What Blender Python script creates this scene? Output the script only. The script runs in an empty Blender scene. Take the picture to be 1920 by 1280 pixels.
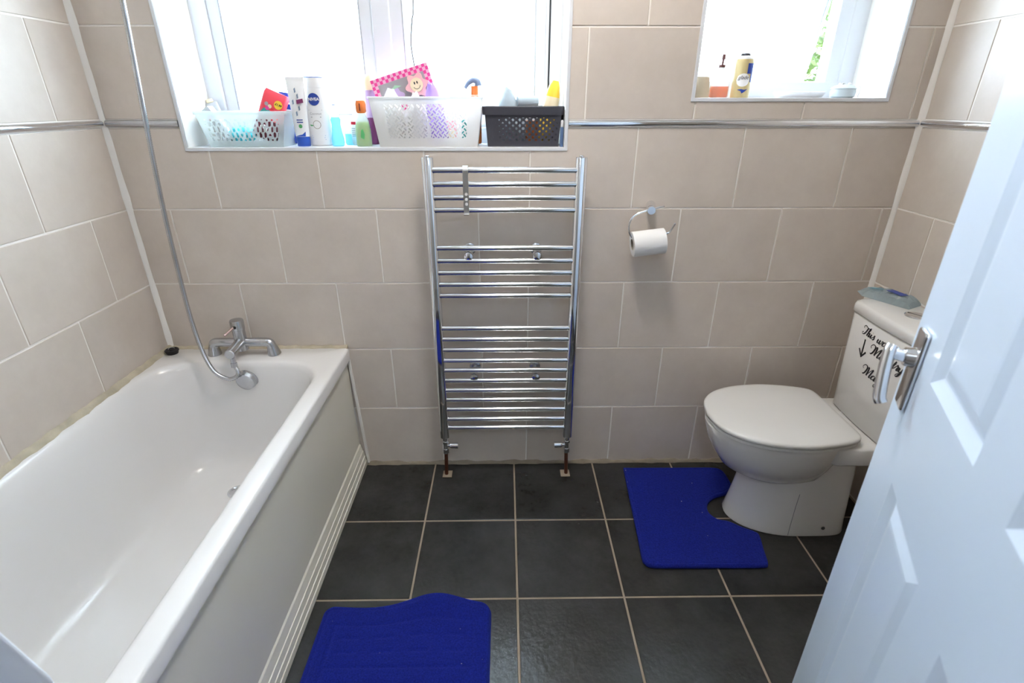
import bpy, bmesh, math, random
from mathutils import Vector, Matrix
random.seed(7)
PI = math.pi
scene = bpy.context.scene
COL = scene.collection

# ------------------------------------------------------------------ camera, world, lights, exposure
cam_d = bpy.data.cameras.new('camera'); cam = bpy.data.objects.new('camera', cam_d); COL.objects.link(cam)
cam.location = (1.2751, -1.807, 1.4012)
cam.rotation_euler = (PI/2 - 0.4316, 0, -0.0129)
cam_d.sensor_width = 36; cam_d.lens = 976.06/1920*36; cam_d.clip_start = 0.02
cam_d.dof.use_dof = True; cam_d.dof.focus_distance = 1.85; cam_d.dof.aperture_fstop = 4.0
scene.camera = cam
world = bpy.data.worlds.new('world'); scene.world = world; world.use_nodes = True
wn = world.node_tree.nodes['Background']; wn.inputs[0].default_value = (0.64, 0.79, 1.0, 1); wn.inputs[1].default_value = 6.6
scene.view_settings.view_transform = 'Standard'; scene.view_settings.look = 'None'
scene.view_settings.gamma = 1; scene.view_settings.use_curve_mapping = False
scene.view_settings.exposure = 2.2
LAMP = 14.0        # emission of the frosted ceiling lamp in the bathroom
HALL_FILL = 7.0        # emission of the fill globe added on the landing

# ------------------------------------------------------------------ materials
def nodes_of(m):
    m.use_nodes = True
    return m.node_tree.nodes, m.node_tree.links, m.node_tree.nodes['Principled BSDF']
def mat(name, col, rough=.5, metal=0., bump=0., bscale=200., var=0., vscale=6., spec=.5, trans=0., alpha=1., coat=0., sheen=0., col2=None, emit=0.):
    m = bpy.data.materials.new(name); N, L, b = nodes_of(m)
    b.inputs['Base Color'].default_value = (*col, 1); b.inputs['Roughness'].default_value = rough
    b.inputs['Metallic'].default_value = metal; b.inputs['Specular IOR Level'].default_value = spec
    b.inputs['Transmission Weight'].default_value = trans; b.inputs['Alpha'].default_value = alpha
    b.inputs['Coat Weight'].default_value = coat; b.inputs['Sheen Weight'].default_value = sheen
    if emit:
        b.inputs['Emission Color'].default_value = (*col, 1); b.inputs['Emission Strength'].default_value = emit
    tc = N.new('ShaderNodeTexCoord')
    if var:
        n = N.new('ShaderNodeTexNoise'); n.inputs['Scale'].default_value = vscale; n.inputs['Detail'].default_value = 6
        r = N.new('ShaderNodeMix'); r.data_type = 'RGBA'
        c2 = col2 or tuple(max(0, c*(1-var)) for c in col)
        r.inputs[6].default_value = (*col, 1); r.inputs[7].default_value = (*c2, 1)
        L.new(tc.outputs['Object'], n.inputs['Vector']); L.new(n.outputs['Fac'], r.inputs[0]); L.new(r.outputs[2], b.inputs['Base Color'])
    if bump:
        n = N.new('ShaderNodeTexNoise'); n.inputs['Scale'].default_value = bscale; n.inputs['Detail'].default_value = 4
        bp = N.new('ShaderNodeBump'); bp.inputs['Strength'].default_value = bump; bp.inputs['Distance'].default_value = .002
        L.new(tc.outputs['Object'], n.inputs['Vector']); L.new(n.outputs['Fac'], bp.inputs['Height']); L.new(bp.outputs['Normal'], b.inputs['Normal'])
    return m
def tile_mat(name, cA, cB, cC, rough, bump):
    # glazed ceramic: mottled colour, a shift from tile to tile, faint relief
    m = bpy.data.materials.new(name); N, L, b = nodes_of(m)
    tc = N.new('ShaderNodeTexCoord'); oi = N.new('ShaderNodeObjectInfo')
    add = N.new('ShaderNodeVectorMath'); add.operation = 'ADD'
    mul = N.new('ShaderNodeMath'); mul.operation = 'MULTIPLY'; mul.inputs[1].default_value = 40
    L.new(oi.outputs['Random'], mul.inputs[0]); L.new(tc.outputs['Object'], add.inputs[0]); L.new(mul.outputs[0], add.inputs[1])
    n1 = N.new('ShaderNodeTexNoise'); n1.inputs['Scale'].default_value = 7; n1.inputs['Detail'].default_value = 8; n1.inputs['Roughness'].default_value = .65
    n2 = N.new('ShaderNodeTexNoise'); n2.inputs['Scale'].default_value = 60; n2.inputs['Detail'].default_value = 5
    for n in (n1, n2): L.new(add.outputs[0], n.inputs['Vector'])
    r = N.new('ShaderNodeValToRGB'); r.color_ramp.elements[0].position = .3; r.color_ramp.elements[1].position = .72
    r.color_ramp.elements[0].color = (*cA, 1); r.color_ramp.elements[1].color = (*cB, 1); L.new(n1.outputs['Fac'], r.inputs[0])
    mx = N.new('ShaderNodeMix'); mx.data_type = 'RGBA'; mx.inputs[7].default_value = (*cC, 1)
    f = N.new('ShaderNodeMath'); f.operation = 'MULTIPLY'; f.inputs[1].default_value = .35; L.new(n2.outputs['Fac'], f.inputs[0])
    L.new(f.outputs[0], mx.inputs[0]); L.new(r.outputs[0], mx.inputs[6])
    hs = N.new('ShaderNodeHueSaturation'); mr = N.new('ShaderNodeMapRange'); mr.inputs[3].default_value = .95; mr.inputs[4].default_value = 1.04
    L.new(oi.outputs['Random'], mr.inputs[0]); L.new(mr.outputs[0], hs.inputs['Value']); L.new(mx.outputs[2], hs.inputs['Color'])
    L.new(hs.outputs[0], b.inputs['Base Color']); b.inputs['Roughness'].default_value = rough
    bp = N.new('ShaderNodeBump'); bp.inputs['Strength'].default_value = bump; bp.inputs['Distance'].default_value = .003
    L.new(n2.outputs['Fac'], bp.inputs['Height']); L.new(bp.outputs['Normal'], b.inputs['Normal'])
    return m
def pane_mat(name, clear, frost, tint=(1, 1, 1)):
    m = bpy.data.materials.new(name); m.use_nodes = True; N, L = m.node_tree.nodes, m.node_tree.links; N.clear()
    o = N.new('ShaderNodeOutputMaterial'); t = N.new('ShaderNodeBsdfTransparent'); t.inputs[0].default_value = (*tint, 1)
    d = N.new('ShaderNodeBsdfTranslucent'); d.inputs[0].default_value = (*tint, 1); g = N.new('ShaderNodeBsdfGlossy'); g.inputs['Roughness'].default_value = .08
    a = N.new('ShaderNodeMixShader'); a.inputs[0].default_value = frost; L.new(t.outputs[0], a.inputs[1]); L.new(d.outputs[0], a.inputs[2])
    c = N.new('ShaderNodeMixShader'); c.inputs[0].default_value = clear; L.new(a.outputs[0], c.inputs[1]); L.new(g.outputs[0], c.inputs[2])
    L.new(c.outputs[0], o.inputs[0]); return m
def plastic_mat(name, col, see, rough=.3):
    # thin see-through plastic: part of the light passes straight on, the rest scatters
    m = bpy.data.materials.new(name); N, L, b = nodes_of(m); o = N['Material Output']
    b.inputs['Base Color'].default_value = (*col, 1); b.inputs['Roughness'].default_value = rough
    t = N.new('ShaderNodeBsdfTransparent'); t.inputs[0].default_value = (*[.5+.5*c for c in col], 1)
    tl = N.new('ShaderNodeBsdfTranslucent'); tl.inputs[0].default_value = (*col, 1)
    a = N.new('ShaderNodeMixShader'); a.inputs[0].default_value = .45; L.new(b.outputs[0], a.inputs[1]); L.new(tl.outputs[0], a.inputs[2])
    c = N.new('ShaderNodeMixShader'); c.inputs[0].default_value = see; L.new(a.outputs[0], c.inputs[1]); L.new(t.outputs[0], c.inputs[2])
    L.new(c.outputs[0], o.inputs[0]); return m

M = {}
M['wtile'] = tile_mat('beige_wall_tile', (.61, .535, .475), (.69, .615, .55), (.57, .505, .45), .40, .10)
M['ftile'] = tile_mat('charcoal_floor_tile', (.010, .0112, .0115), (.035, .037, .037), (.052, .052, .048), .24, .35)
M['grout'] = mat('pale_wall_grout', (.92, .88, .83), .9, var=.10, vscale=20)
M['fgrout'] = mat('tan_floor_grout', (.38, .31, .235), .95, var=.4, vscale=14)
M['seal'] = mat('white_sealant', (.90, .87, .83), .55, var=.10, vscale=10)
M['oldseal'] = mat('stained_cream_sealant', (.70, .62, .47), .7, var=.6, vscale=22, bump=.3, bscale=90)
M['grime'] = mat('grubby_floor_sealant', (.40, .34, .26), .9, var=.6, vscale=18, bump=.4, bscale=80)
M['plaster'] = mat('white_plaster', (.80, .78, .75), .85, bump=.05)
M['upvc'] = mat('white_window_plastic', (.70, .72, .76), .3)
M['gasket'] = mat('black_rubber', (.02, .02, .025), .6)
M['gasketg'] = mat('grey_window_seal', (.45, .46, .50), .6)
M['frost'] = pane_mat('frosted_pane', .05, .75)
M['chrome'] = mat('polished_chrome', (.80, .82, .86), .07, 1.)
M['chrome_dull'] = mat('limescaled_chrome', (.62, .64, .68), .26, 1., var=.25, vscale=25)
M['rosesteel'] = mat('rosy_worn_steel', (.55, .42, .40), .35, 1.)
M['steel'] = mat('brushed_steel', (.50, .49, .48), .32, 1.)
M['bath'] = mat('white_bath_acrylic', (.80, .785, .78), .24, coat=.2)
M['panel'] = mat('cream_bath_panel', (.84, .81, .71), .32, var=.06, vscale=3)
M['ceramic'] = mat('white_ceramic', (.80, .785, .77), .10, coat=.4)
M['seamgrey'] = mat('grey_seam', (.30, .30, .32), .6)  # even dark grey for the thin seam line on the pedestal
M['seatp'] = mat('white_seat_plastic', (.76, .75, .735), .25)
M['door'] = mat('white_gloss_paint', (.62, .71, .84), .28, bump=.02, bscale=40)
M['copper'] = mat('tarnished_copper', (.13, .045, .025), .45, .7)
M['black'] = mat('black_print', (.012, .012, .02), .5)
M['paper'] = mat('white_tissue_paper', (.86, .86, .86), .9, bump=.1, bscale=300)
M['card'] = mat('grey_cardboard', (.32, .28, .24), .9)
M['cloth'] = mat('white_curtain_cloth', (.80, .84, .92), .8, bump=.05, bscale=300)
M['white'] = mat('white_plastic', (.82, .82, .83), .35)
M['shade_white'] = mat('shaded_white', (.48, .50, .53), .5)  # white tube and carton, the shade on their room side put into the colour
M['wlabel'] = mat('white_label', (.85, .85, .86), .4)
M['navy'] = mat('navy_print', (.02, .06, .36), .4)
M['blue'] = mat('royal_blue_plastic', (.02, .09, .48), .3)
M['cyanp'] = plastic_mat('clear_cyan_plastic', (.28, .74, .88), .42, .1)
M['clearp'] = plastic_mat('clear_plastic', (.74, .77, .76), .62, .08)
M['milky'] = plastic_mat('milky_clear_plastic', (.86, .88, .86), .55, .25)
M['red'] = mat('red_plastic', (.75, .03, .06), .35)
M['coral'] = mat('coral_red_wrap', (.85, .07, .10), .3)
M['dkred'] = mat('dark_maroon_wrap', (.10, .015, .03), .35)
M['orange'] = mat('orange_plastic', (.85, .22, .05), .35)
M['orangeliq'] = plastic_mat('amber_liquid_glass', (.85, .22, .03), .25, .08)
M['greenliq'] = plastic_mat('pale_green_gel', (.55, .72, .28), .3, .1)
M['green'] = mat('green_print', (.10, .40, .16), .5)
M['purple'] = mat('lilac_plastic', (.55, .40, .66), .35)
M['lilac'] = plastic_mat('lilac_soft_plastic', (.55, .40, .85), .15, .4)
M['magenta'] = mat('plum_plastic', (.20, .03, .13), .35)
M['cream'] = mat('cream_plastic', (.85, .72, .50), .4)
M['yellow'] = mat('yellow_plastic', (.90, .60, .05), .35)
M['teal'] = mat('teal_print', (.04, .30, .28), .5)
M['pinkd'] = mat('hot_pink_card', (.80, .06, .32), .5)
M['pinkl'] = mat('pale_pink_card', (.85, .45, .62), .5)
M['greyc'] = mat('grey_card', (.36, .33, .36), .6)
M['petal'] = mat('pink_petal', (.88, .48, .52), .5)
M['wbasket'] = plastic_mat('white_basket_plastic', (.86, .85, .84), .04, .4)
M['dbasket'] = mat('charcoal_basket_plastic', (.045, .045, .06), .45)
M['ragb'] = mat('pale_blue_cloth', (.50, .60, .68), .9, var=.3, vscale=30)
M['beigecup'] = mat('beige_wax', (.66, .52, .36), .5)
M['gold'] = mat('gold_tin', (.62, .50, .26), .35, .3)
M['tin'] = mat('white_tin', (.80, .82, .86), .3, .2)
M['jar'] = mat('pale_jar_ceramic', (.50, .56, .58), .25)
M['wrap'] = plastic_mat('crinkled_blue_wrap', (.60, .70, .74), .40, .15)
M['leaf'] = plastic_mat('dark_green_leaf', (.075, .11, .022), .0, .5)  # one dark yellow-green on every leaf
M['bark'] = mat('bark', (.10, .07, .05), .9)
M['lawn'] = mat('lawn', (.20, .28, .10), .95, var=.4)
M['beigewall'] = mat('beige_painted_wall', (.42, .35, .30), .7)
M['hwall'] = mat('landing_paint', (.40, .37, .34), .85)
M['carpet'] = mat('landing_carpet', (.22, .20, .19), .95)
M['lamp'] = mat('lit_lamp_glass', (1., .92, .83), .4, emit=LAMP)
M['hfill'] = mat('landing_fill_glow', (.78, .89, 1.), .4, emit=HALL_FILL)
def rug_mat():
    m = bpy.data.materials.new('blue_rug_pile'); N, L, b = nodes_of(m)
    tc = N.new('ShaderNodeTexCoord')
    n = N.new('ShaderNodeTexNoise'); n.inputs['Scale'].default_value = 220; n.inputs['Detail'].default_value = 6; n.inputs['Roughness'].default_value = .7
    n3 = N.new('ShaderNodeTexNoise'); n3.inputs['Scale'].default_value = 9
    v = N.new('ShaderNodeTexVoronoi'); v.inputs['Scale'].default_value = 32
    lt = N.new('ShaderNodeMath'); lt.operation = 'LESS_THAN'; lt.inputs[1].default_value = .06
    g = N.new('ShaderNodeTexNoise'); g.inputs['Scale'].default_value = 23; gt = N.new('ShaderNodeMath'); gt.operation = 'GREATER_THAN'; gt.inputs[1].default_value = .58
    mm = N.new('ShaderNodeMath'); mm.operation = 'MULTIPLY'
    for x in (n, v, g, n3): L.new(tc.outputs['Object'], x.inputs['Vector'])
    L.new(v.outputs['Distance'], lt.inputs[0]); L.new(g.outputs['Fac'], gt.inputs[0]); L.new(lt.outputs[0], mm.inputs[0]); L.new(gt.outputs[0], mm.inputs[1])
    r = N.new('ShaderNodeValToRGB'); r.color_ramp.elements[0].position = .3; r.color_ramp.elements[1].position = .7
    r.color_ramp.elements[0].color = (.006, .010, .14, 1); r.color_ramp.elements[1].color = (.014, .026, .30, 1); L.new(n.outputs['Fac'], r.inputs[0])
    mx = N.new('ShaderNodeMix'); mx.data_type = 'RGBA'; mx.inputs[7].default_value = (.5, .52, .6, 1)
    L.new(mm.outputs[0], mx.inputs[0]); L.new(r.outputs[0], mx.inputs[6]); L.new(mx.outputs[2], b.inputs['Base Color'])
    b.inputs['Roughness'].default_value = .95; b.inputs['Sheen Weight'].default_value = .3; b.inputs['Sheen Tint'].default_value = (.12, .18, .9, 1); b.inputs['Specular IOR Level'].default_value = .1
    bp = N.new('ShaderNodeBump'); bp.inputs['Strength'].default_value = .9; bp.inputs['Distance'].default_value = .004
    L.new(n.outputs['Fac'], bp.inputs['Height']); L.new(bp.outputs['Normal'], b.inputs['Normal']); return m
M['rug'] = rug_mat()

# ------------------------------------------------------------------ mesh helpers: a shape is (verts, faces)
def S(*shapes):
    V, F = [], []
    for v, f in shapes:
        k = len(V); V += [tuple(p) for p in v]; F += [tuple(i+k for i in q) for q in f]
    return V, F
def tf(sh, loc=(0, 0, 0), rot=(0, 0, 0), sc=(1, 1, 1)):
    m = Matrix.Translation(loc) @ Matrix.Rotation(rot[2], 4, 'Z') @ Matrix.Rotation(rot[1], 4, 'Y') @ Matrix.Rotation(rot[0], 4, 'X') @ Matrix.Diagonal((*sc, 1))
    return [tuple(m @ Vector(p)) for p in sh[0]], sh[1]
def mp(sh, fn): return [fn(*p) for p in sh[0]], sh[1]
def to_mesh(name, sh, smooth=False, bevel=0., bseg=2, sharp=35):
    me = bpy.data.meshes.new(name); bm = bmesh.new()
    vs = [bm.verts.new(p) for p in sh[0]]
    for f in sh[1]:
        try: bm.faces.new([vs[i] for i in f])
        except ValueError: pass
    if bevel:
        bmesh.ops.remove_doubles(bm, verts=bm.verts, dist=1e-6)
        es = [e for e in bm.edges if len(e.link_faces) == 2 and e.calc_face_angle() > .6]
        bmesh.ops.bevel(bm, geom=es, offset=bevel, segments=bseg, affect='EDGES', profile=.5, clamp_overlap=True)
    bmesh.ops.recalc_face_normals(bm, faces=bm.faces)
    if smooth:
        for f in bm.faces: f.smooth = True
        for e in bm.edges:
            if len(e.link_faces) == 2 and e.calc_face_angle() > math.radians(sharp): e.smooth = False
    bm.to_mesh(me); bm.free(); return me
def obj(name, sh, m, parent=None, smooth=False, bevel=0., bseg=2, sharp=35, loc=None, label=None):
    me = sh if isinstance(sh, bpy.types.Mesh) else to_mesh(name, sh, smooth, bevel, bseg, sharp)
    if not me.materials: me.materials.append(m if not isinstance(m, str) else M[m])
    o = bpy.data.objects.new(name, me); COL.objects.link(o)
    if parent is not None: o.parent = parent
    if loc is not None: o.location = loc
    if label: o['label'] = label
    return o
def thing(name, label, cat, loc=(0, 0, 0), rotz=0., group=None):
    o = bpy.data.objects.new(name, None); COL.objects.link(o); o.location = loc; o.rotation_euler = (0, 0, rotz); o.empty_display_size = .05
    o['label'] = label; o['category'] = cat
    if group: o['group'] = group
    return o
def struct(o, label=None, cat=None):
    o['kind'] = 'structure'
    if label: o['label'] = label
    if cat: o['category'] = cat
    return o
def tag(o, label, cat, group=None):
    o['label'] = label; o['category'] = cat
    if group: o['group'] = group
    return o
def box(x0, x1, y0, y1, z0, z1):
    v = [(x, y, z) for z in (z0, z1) for y in (y0, y1) for x in (x0, x1)]
    return v, [(0, 2, 3, 1), (4, 5, 7, 6), (0, 1, 5, 4), (2, 6, 7, 3), (0, 4, 6, 2), (1, 3, 7, 5)]
def loft(rings, cap0=True, cap1=True, closed=True):
    n = len(rings[0]); V = [p for r in rings for p in r]; F = []
    for i in range(len(rings)-1):
        for j in range(n if closed else n-1):
            a, b = i*n+j, i*n+(j+1) % n; F.append((a, b, b+n, a+n))
    if cap0: F.append(tuple(range(n-1, -1, -1)))
    if cap1: k = (len(rings)-1)*n; F.append(tuple(range(k, k+n)))
    return V, F
def lathe(prof, n=24):
    # profile of (radius, z)
    return loft([[(r*math.cos(2*PI*j/n), r*math.sin(2*PI*j/n), z) for j in range(n)] for r, z in prof])
def cyl(p, q, r, n=16, r2=None):
    p, q = Vector(p), Vector(q); d = (q-p).normalized(); a = d.orthogonal().normalized(); b = d.cross(a); r2 = r if r2 is None else r2
    return loft([[tuple(c + (a*math.cos(2*PI*j/n) + b*math.sin(2*PI*j/n))*rr) for j in range(n)] for c, rr in ((p, r), (q, r2))])
def catmull(P, k=8):
    P = [Vector(p) for p in P]; out = []
    for i in range(len(P)-1):
        a = P[i-1] if i else P[0]*2-P[1]; b, c = P[i], P[i+1]; d = P[i+2] if i+2 < len(P) else P[-1]*2-P[-2]
        for t in range(k):
            t /= k; out.append(.5*((2*b)+(c-a)*t+(2*a-5*b+4*c-d)*t*t+(3*b-a-3*c+d)*t**3))
    out.append(P[-1]); return out
def tube(P, r, n=10, k=8, smooth=True):
    Q = catmull(P, k) if smooth else [Vector(p) for p in P]; rings = []; up = None
    for i, c in enumerate(Q):
        d = (Q[min(i+1, len(Q)-1)]-Q[max(i-1, 0)]).normalized()
        a = d.orthogonal().normalized() if up is None else (up-d*up.dot(d)).normalized()
        up = a; b = d.cross(a); rr = r(i, len(Q)) if callable(r) else r
        rings.append([tuple(c+(a*math.cos(2*PI*j/n)+b*math.sin(2*PI*j/n))*rr) for j in range(n)])
    return loft(rings)
def rrect(cx, cy, a, b, r, m=6, ss=4):
    # rounded rectangle outline, always 4*(m+ss) points
    pts = []; r = min(r, a-1e-4, b-1e-4)
    cs = [(cx+a-r, cy+b-r, 0), (cx-a+r, cy+b-r, PI/2), (cx-a+r, cy-b+r, PI), (cx+a-r, cy-b+r, 1.5*PI)]
    for i, (x, y, t) in enumerate(cs):
        arc = [(x+r*math.cos(t+PI/2*j/(m-1)), y+r*math.sin(t+PI/2*j/(m-1))) for j in range(m)]
        pts += arc; nx, ny, nt = cs[(i+1) % 4]; e = (nx+r*math.cos(nt), ny+r*math.sin(nt)); s = arc[-1]
        pts += [(s[0]+(e[0]-s[0])*k/(ss+1), s[1]+(e[1]-s[1])*k/(ss+1)) for k in range(1, ss+1)]
    return pts
def rbox(x0, x1, y0, y1, z0, z1, r=.01, e=.003, m=5):
    # box with rounded vertical corners and softened top and bottom
    cx, cy, a, b = (x0+x1)/2, (y0+y1)/2, (x1-x0)/2, (y1-y0)/2
    R = []
    for ins, z in ((e, z0), (e*.3, z0+e*.3), (0, z0+e), (0, z1-e), (e*.3, z1-e*.3), (e, z1)):
        R.append([(x, y, z) for x, y in rrect(cx, cy, a-ins, b-ins, max(r-ins, .001), m, 0)])
    return loft(R)
def poly_prism(poly, z0, z1):
    return loft([[(x, y, z0) for x, y in poly], [(x, y, z1) for x, y in poly]])
def disc(c, r, n=20, t=.0006):
    return [(c[0]+r*math.cos(2*PI*i/n), c[1]+r*math.sin(2*PI*i/n)) for i in range(n)]
def text_shape(s, size, shear=0., bold=0.):
    cu = bpy.data.curves.new('lettering', 'FONT'); cu.body = s; cu.size = size; cu.shear = shear; cu.offset = bold
    cu.align_x = 'CENTER'; cu.align_y = 'CENTER'; cu.resolution_u = 4
    o = bpy.data.objects.new('lettering', cu); me = bpy.data.meshes.new_from_object(o)
    sh = ([tuple(v.co) for v in me.vertices], [tuple(p.vertices) for p in me.polygons])
    bpy.data.objects.remove(o); bpy.data.meshes.remove(me); bpy.data.curves.remove(cu); return sh
def front(sh, x, y, z, tilt=0.):
    # a flat drawing (u, v) set upright facing the room (towards -y), 0.4 mm thick
    c, s = math.cos(tilt), math.sin(tilt); V = [(x+p[0]*c-p[1]*s, y-.0004, z+p[0]*s+p[1]*c) for p in sh[0]]
    return V, sh[1]
def flat(poly): return [(x, y, 0) for x, y in poly], [tuple(range(len(poly)))]
def rect(cx, cy, w, h): return flat([(cx-w/2, cy-h/2), (cx+w/2, cy-h/2), (cx+w/2, cy+h/2), (cx-w/2, cy+h/2)])
def on_cyl(sh, cx, cy, z, r, ang=-PI/2):
    # wrap a flat drawing round a bottle of radius r
    return [(cx+(r+.0005)*math.cos(ang+p[0]/r), cy+(r+.0005)*math.sin(ang+p[0]/r), z+p[1]) for p in sh[0]], sh[1]
def fine(sh, k=6):
    # cut a rectangle drawing into strips so that it can be wrapped
    xs = [p[0] for p in sh[0]]; ys = [p[1] for p in sh[0]]; a, b, c, d = min(xs), max(xs), min(ys), max(ys)
    V = [(a+(b-a)*i/k, y, 0) for y in (c, d) for i in range(k+1)]
    return V, [(i, i+1, i+k+2, i+k+1) for i in range(k)]

# ------------------------------------------------------------------ the room shell
W, FRONT, CEIL = 2.6204, -1.72, 2.40
ROWS = [0.004, .2764, .5405, .8046, 1.0687, 1.326]
ROWS_UP = [1.3485, 1.606, 1.868, 2.13, 2.392]
WIN1 = (.250, 1.468, 1.266, 2.14); WIN2 = (1.875, 2.483, 1.412, 1.94)
G = .0026           # half a wall joint
def wall_rows():
    r = [(ROWS[i], ROWS[i+1], i) for i in range(5)]
    return r + [(ROWS_UP[i], ROWS_UP[i+1], i+5) for i in range(4)]
def minus(rc, holes):
    # rectangle minus rectangles -> outline polygons
    a0, a1, b0, b1 = rc; xs = {a0, a1}; ys = {b0, b1}
    for h in holes:
        for x in h[:2]:
            if a0 < x < a1: xs.add(x)
        for y in h[2:]:
            if b0 < y < b1: ys.add(y)
    xs, ys = sorted(xs), sorted(ys); E = set()
    for i in range(len(xs)-1):
        for j in range(len(ys)-1):
            mx, my = (xs[i]+xs[i+1])/2, (ys[j]+ys[j+1])/2
            if any(h[0] < mx < h[1] and h[2] < my < h[3] for h in holes): continue
            q = [(xs[i], ys[j]), (xs[i+1], ys[j]), (xs[i+1], ys[j+1]), (xs[i], ys[j+1])]
            for k in range(4):
                e = (q[k], q[(k+1) % 4])
                if (e[1], e[0]) in E: E.remove((e[1], e[0]))
                else: E.add(e)
    out = []; nxt = {}
    for a, b in E: nxt.setdefault(a, []).append(b)
    while nxt:
        s = next(iter(nxt)); loop = [s]; c = nxt[s].pop()
        if not nxt[s]: del nxt[s]
        while c != s:
            loop.append(c); d = nxt[c].pop()
            if not nxt[c]: del nxt[c]
            c = d
        P = [p for i, p in enumerate(loop) if not ((loop[i-1][0] == p[0] == loop[(i+1) % len(loop)][0]) or (loop[i-1][1] == p[1] == loop[(i+1) % len(loop)][1]))]
        out.append(P)
    return out
TILE_CACHE = {}
def add_tile(poly, plane, m, parent, name='tile', thick=.004, ch=.0012):
    cx = sum(p[0] for p in poly)/len(poly); cy = sum(p[1] for p in poly)/len(poly)
    key = (plane[0], m, tuple((round(p[0]-cx, 4), round(p[1]-cy, 4)) for p in poly))
    me = TILE_CACHE.get(key)
    if me is None:
        n = len(poly); inn = []
        for i in range(n):
            a, b, c = poly[i-1], poly[i], poly[(i+1) % n]
            e1 = (b[0]-a[0], b[1]-a[1]); e2 = (c[0]-b[0], c[1]-b[1])
            l1 = math.hypot(*e1); l2 = math.hypot(*e2)
            inn.append((b[0]+ch*(-e1[1]/l1-e2[1]/l2), b[1]+ch*(e1[0]/l1+e2[0]/l2)))
        R = [[plane[1](x-cx, y-cy, -thick) for x, y in poly], [plane[1](x-cx, y-cy, -ch) for x, y in poly], [plane[1](x-cx, y-cy, 0) for x, y in inn]]
        me = to_mesh(name, loft(R)); me.materials.append(M[m]); TILE_CACHE[key] = me
    return obj(name, me, m, parent, loc=plane[2](cx, cy))
def span(cuts, a, b):
    e = [a]+[c for c in sorted(cuts) if a+.004 < c < b-.004]+[b]
    return [(e[i], e[i+1]) for i in range(len(e)-1)]

# window wall: a slab with two openings behind the tiles
cells = []
HO = .0085
xs = [-.15, WIN1[0]-HO, WIN1[1]+HO, WIN2[0]-HO, WIN2[1]+HO, W+.15]; zs = [-.05, WIN1[2]-HO, WIN2[2]-HO, WIN2[3]+HO, WIN1[3]+HO, CEIL+.1]
for i in range(5):
    for j in range(5):
        mx, mz = (xs[i]+xs[i+1])/2, (zs[j]+zs[j+1])/2
        if any(h[0] < mx < h[1] and h[2] < mz < h[3] for h in ((WIN1[0]-HO, WIN1[1]+HO, WIN1[2]-HO, WIN1[3]+HO), (WIN2[0]-HO, WIN2[1]+HO, WIN2[2]-HO, WIN2[3]+HO))): continue
        cells.append(box(xs[i], xs[i+1], .0026, .27, zs[j], zs[j+1]))
wall_back = struct(obj('wall_back', S(*cells), 'grout'), 'window wall covered in large beige tiles in brick bond', 'wall')
PB = ('b', lambda a, b, d: (a, -d, b), lambda a, b: (a, 0, b))
odd = [.312+.3487*k for k in range(-1, 8)]; even = [.1365+.3487*k for k in range(-1, 8)]
T1 = (WIN1[0]-.010, WIN1[1]+.010, WIN1[2]-.010, WIN1[3]+.010); T2 = (WIN2[0]-.010, WIN2[1]+.010, WIN2[2]-.010, WIN2[3]+.010)
for z0, z1, i in wall_rows():
    cuts = odd if i % 2 == 0 else even
    if i >= 5: cuts = [c for c in cuts if c > .3]
    for a, b in span(cuts, .009, W-.009):
        for P in minus((a+G, b-G, z0+G, z1-G), [T1, T2]):
            add_tile(P, PB, 'wtile', wall_back)
wall_left = struct(obj('wall_left', box(-.15, -.0022, FRONT-.12, .0022, -.05, CEIL+.1), 'grout'), 'left bathroom wall of beige tiles above the bath', 'wall')
PL = ('l', lambda a, b, d: (d, a, b), lambda a, b: (0, a, b))
PR = ('r', lambda a, b, d: (-d, a, b), lambda a, b: (W, a, b))
wall_right = struct(obj('wall_right', box(W+.0022, W+.15, FRONT-.12, .0022, -.05, CEIL+.1), 'grout'), 'right bathroom wall of beige tiles behind the toilet', 'wall')
for wl, PP in ((wall_left, PL), (wall_right, PR)):
    for z0, z1, i in wall_rows():
        base = -.353 if i % 2 == 0 else -.180
        cuts = [base-.3487*k for k in range(6)]
        for a, b in span(cuts, FRONT+.002, -.009):
            add_tile([(a+G, z0+G), (b-G, z0+G), (b-G, z1-G), (a+G, z1-G)], PP, 'wtile', wl)
floor = struct(obj('floor', box(-.1, W+.1, FRONT-.13, .05, -.08, -.0022), 'fgrout'), 'dark charcoal square floor tiles with tan joints', 'floor')
PF = ('f', lambda a, b, d: (a, b, d), lambda a, b: (a, b, 0))
FG = .0034
fx = [1.3065+.333*k for k in range(-4, 5)]; fy = [-.338-.333*k for k in range(6)]
for a, b in span(fx, .02, W-.004):
    for c, d in span(fy, FRONT-.12, -.006):
        add_tile([(a+FG, c+FG), (b-FG, c+FG), (b-FG, d-FG), (a+FG, d-FG)], PF, 'ftile', floor)
ceiling = struct(obj('ceiling', box(-.15, W+.15, FRONT-.12, .27, CEIL, CEIL+.1), 'plaster'), 'white plaster ceiling', 'ceiling')
DX0, DX1 = .80, 1.615
struct(obj('wall_front', S(box(-.15, DX0, FRONT-.12, FRONT, -.05, CEIL), box(DX1, W+.15, FRONT-.12, FRONT, -.05, CEIL), box(DX0, DX1, FRONT-.12, FRONT, 2.02, CEIL)), 'beigewall'), 'plain wall with the bathroom doorway', 'wall')
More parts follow.
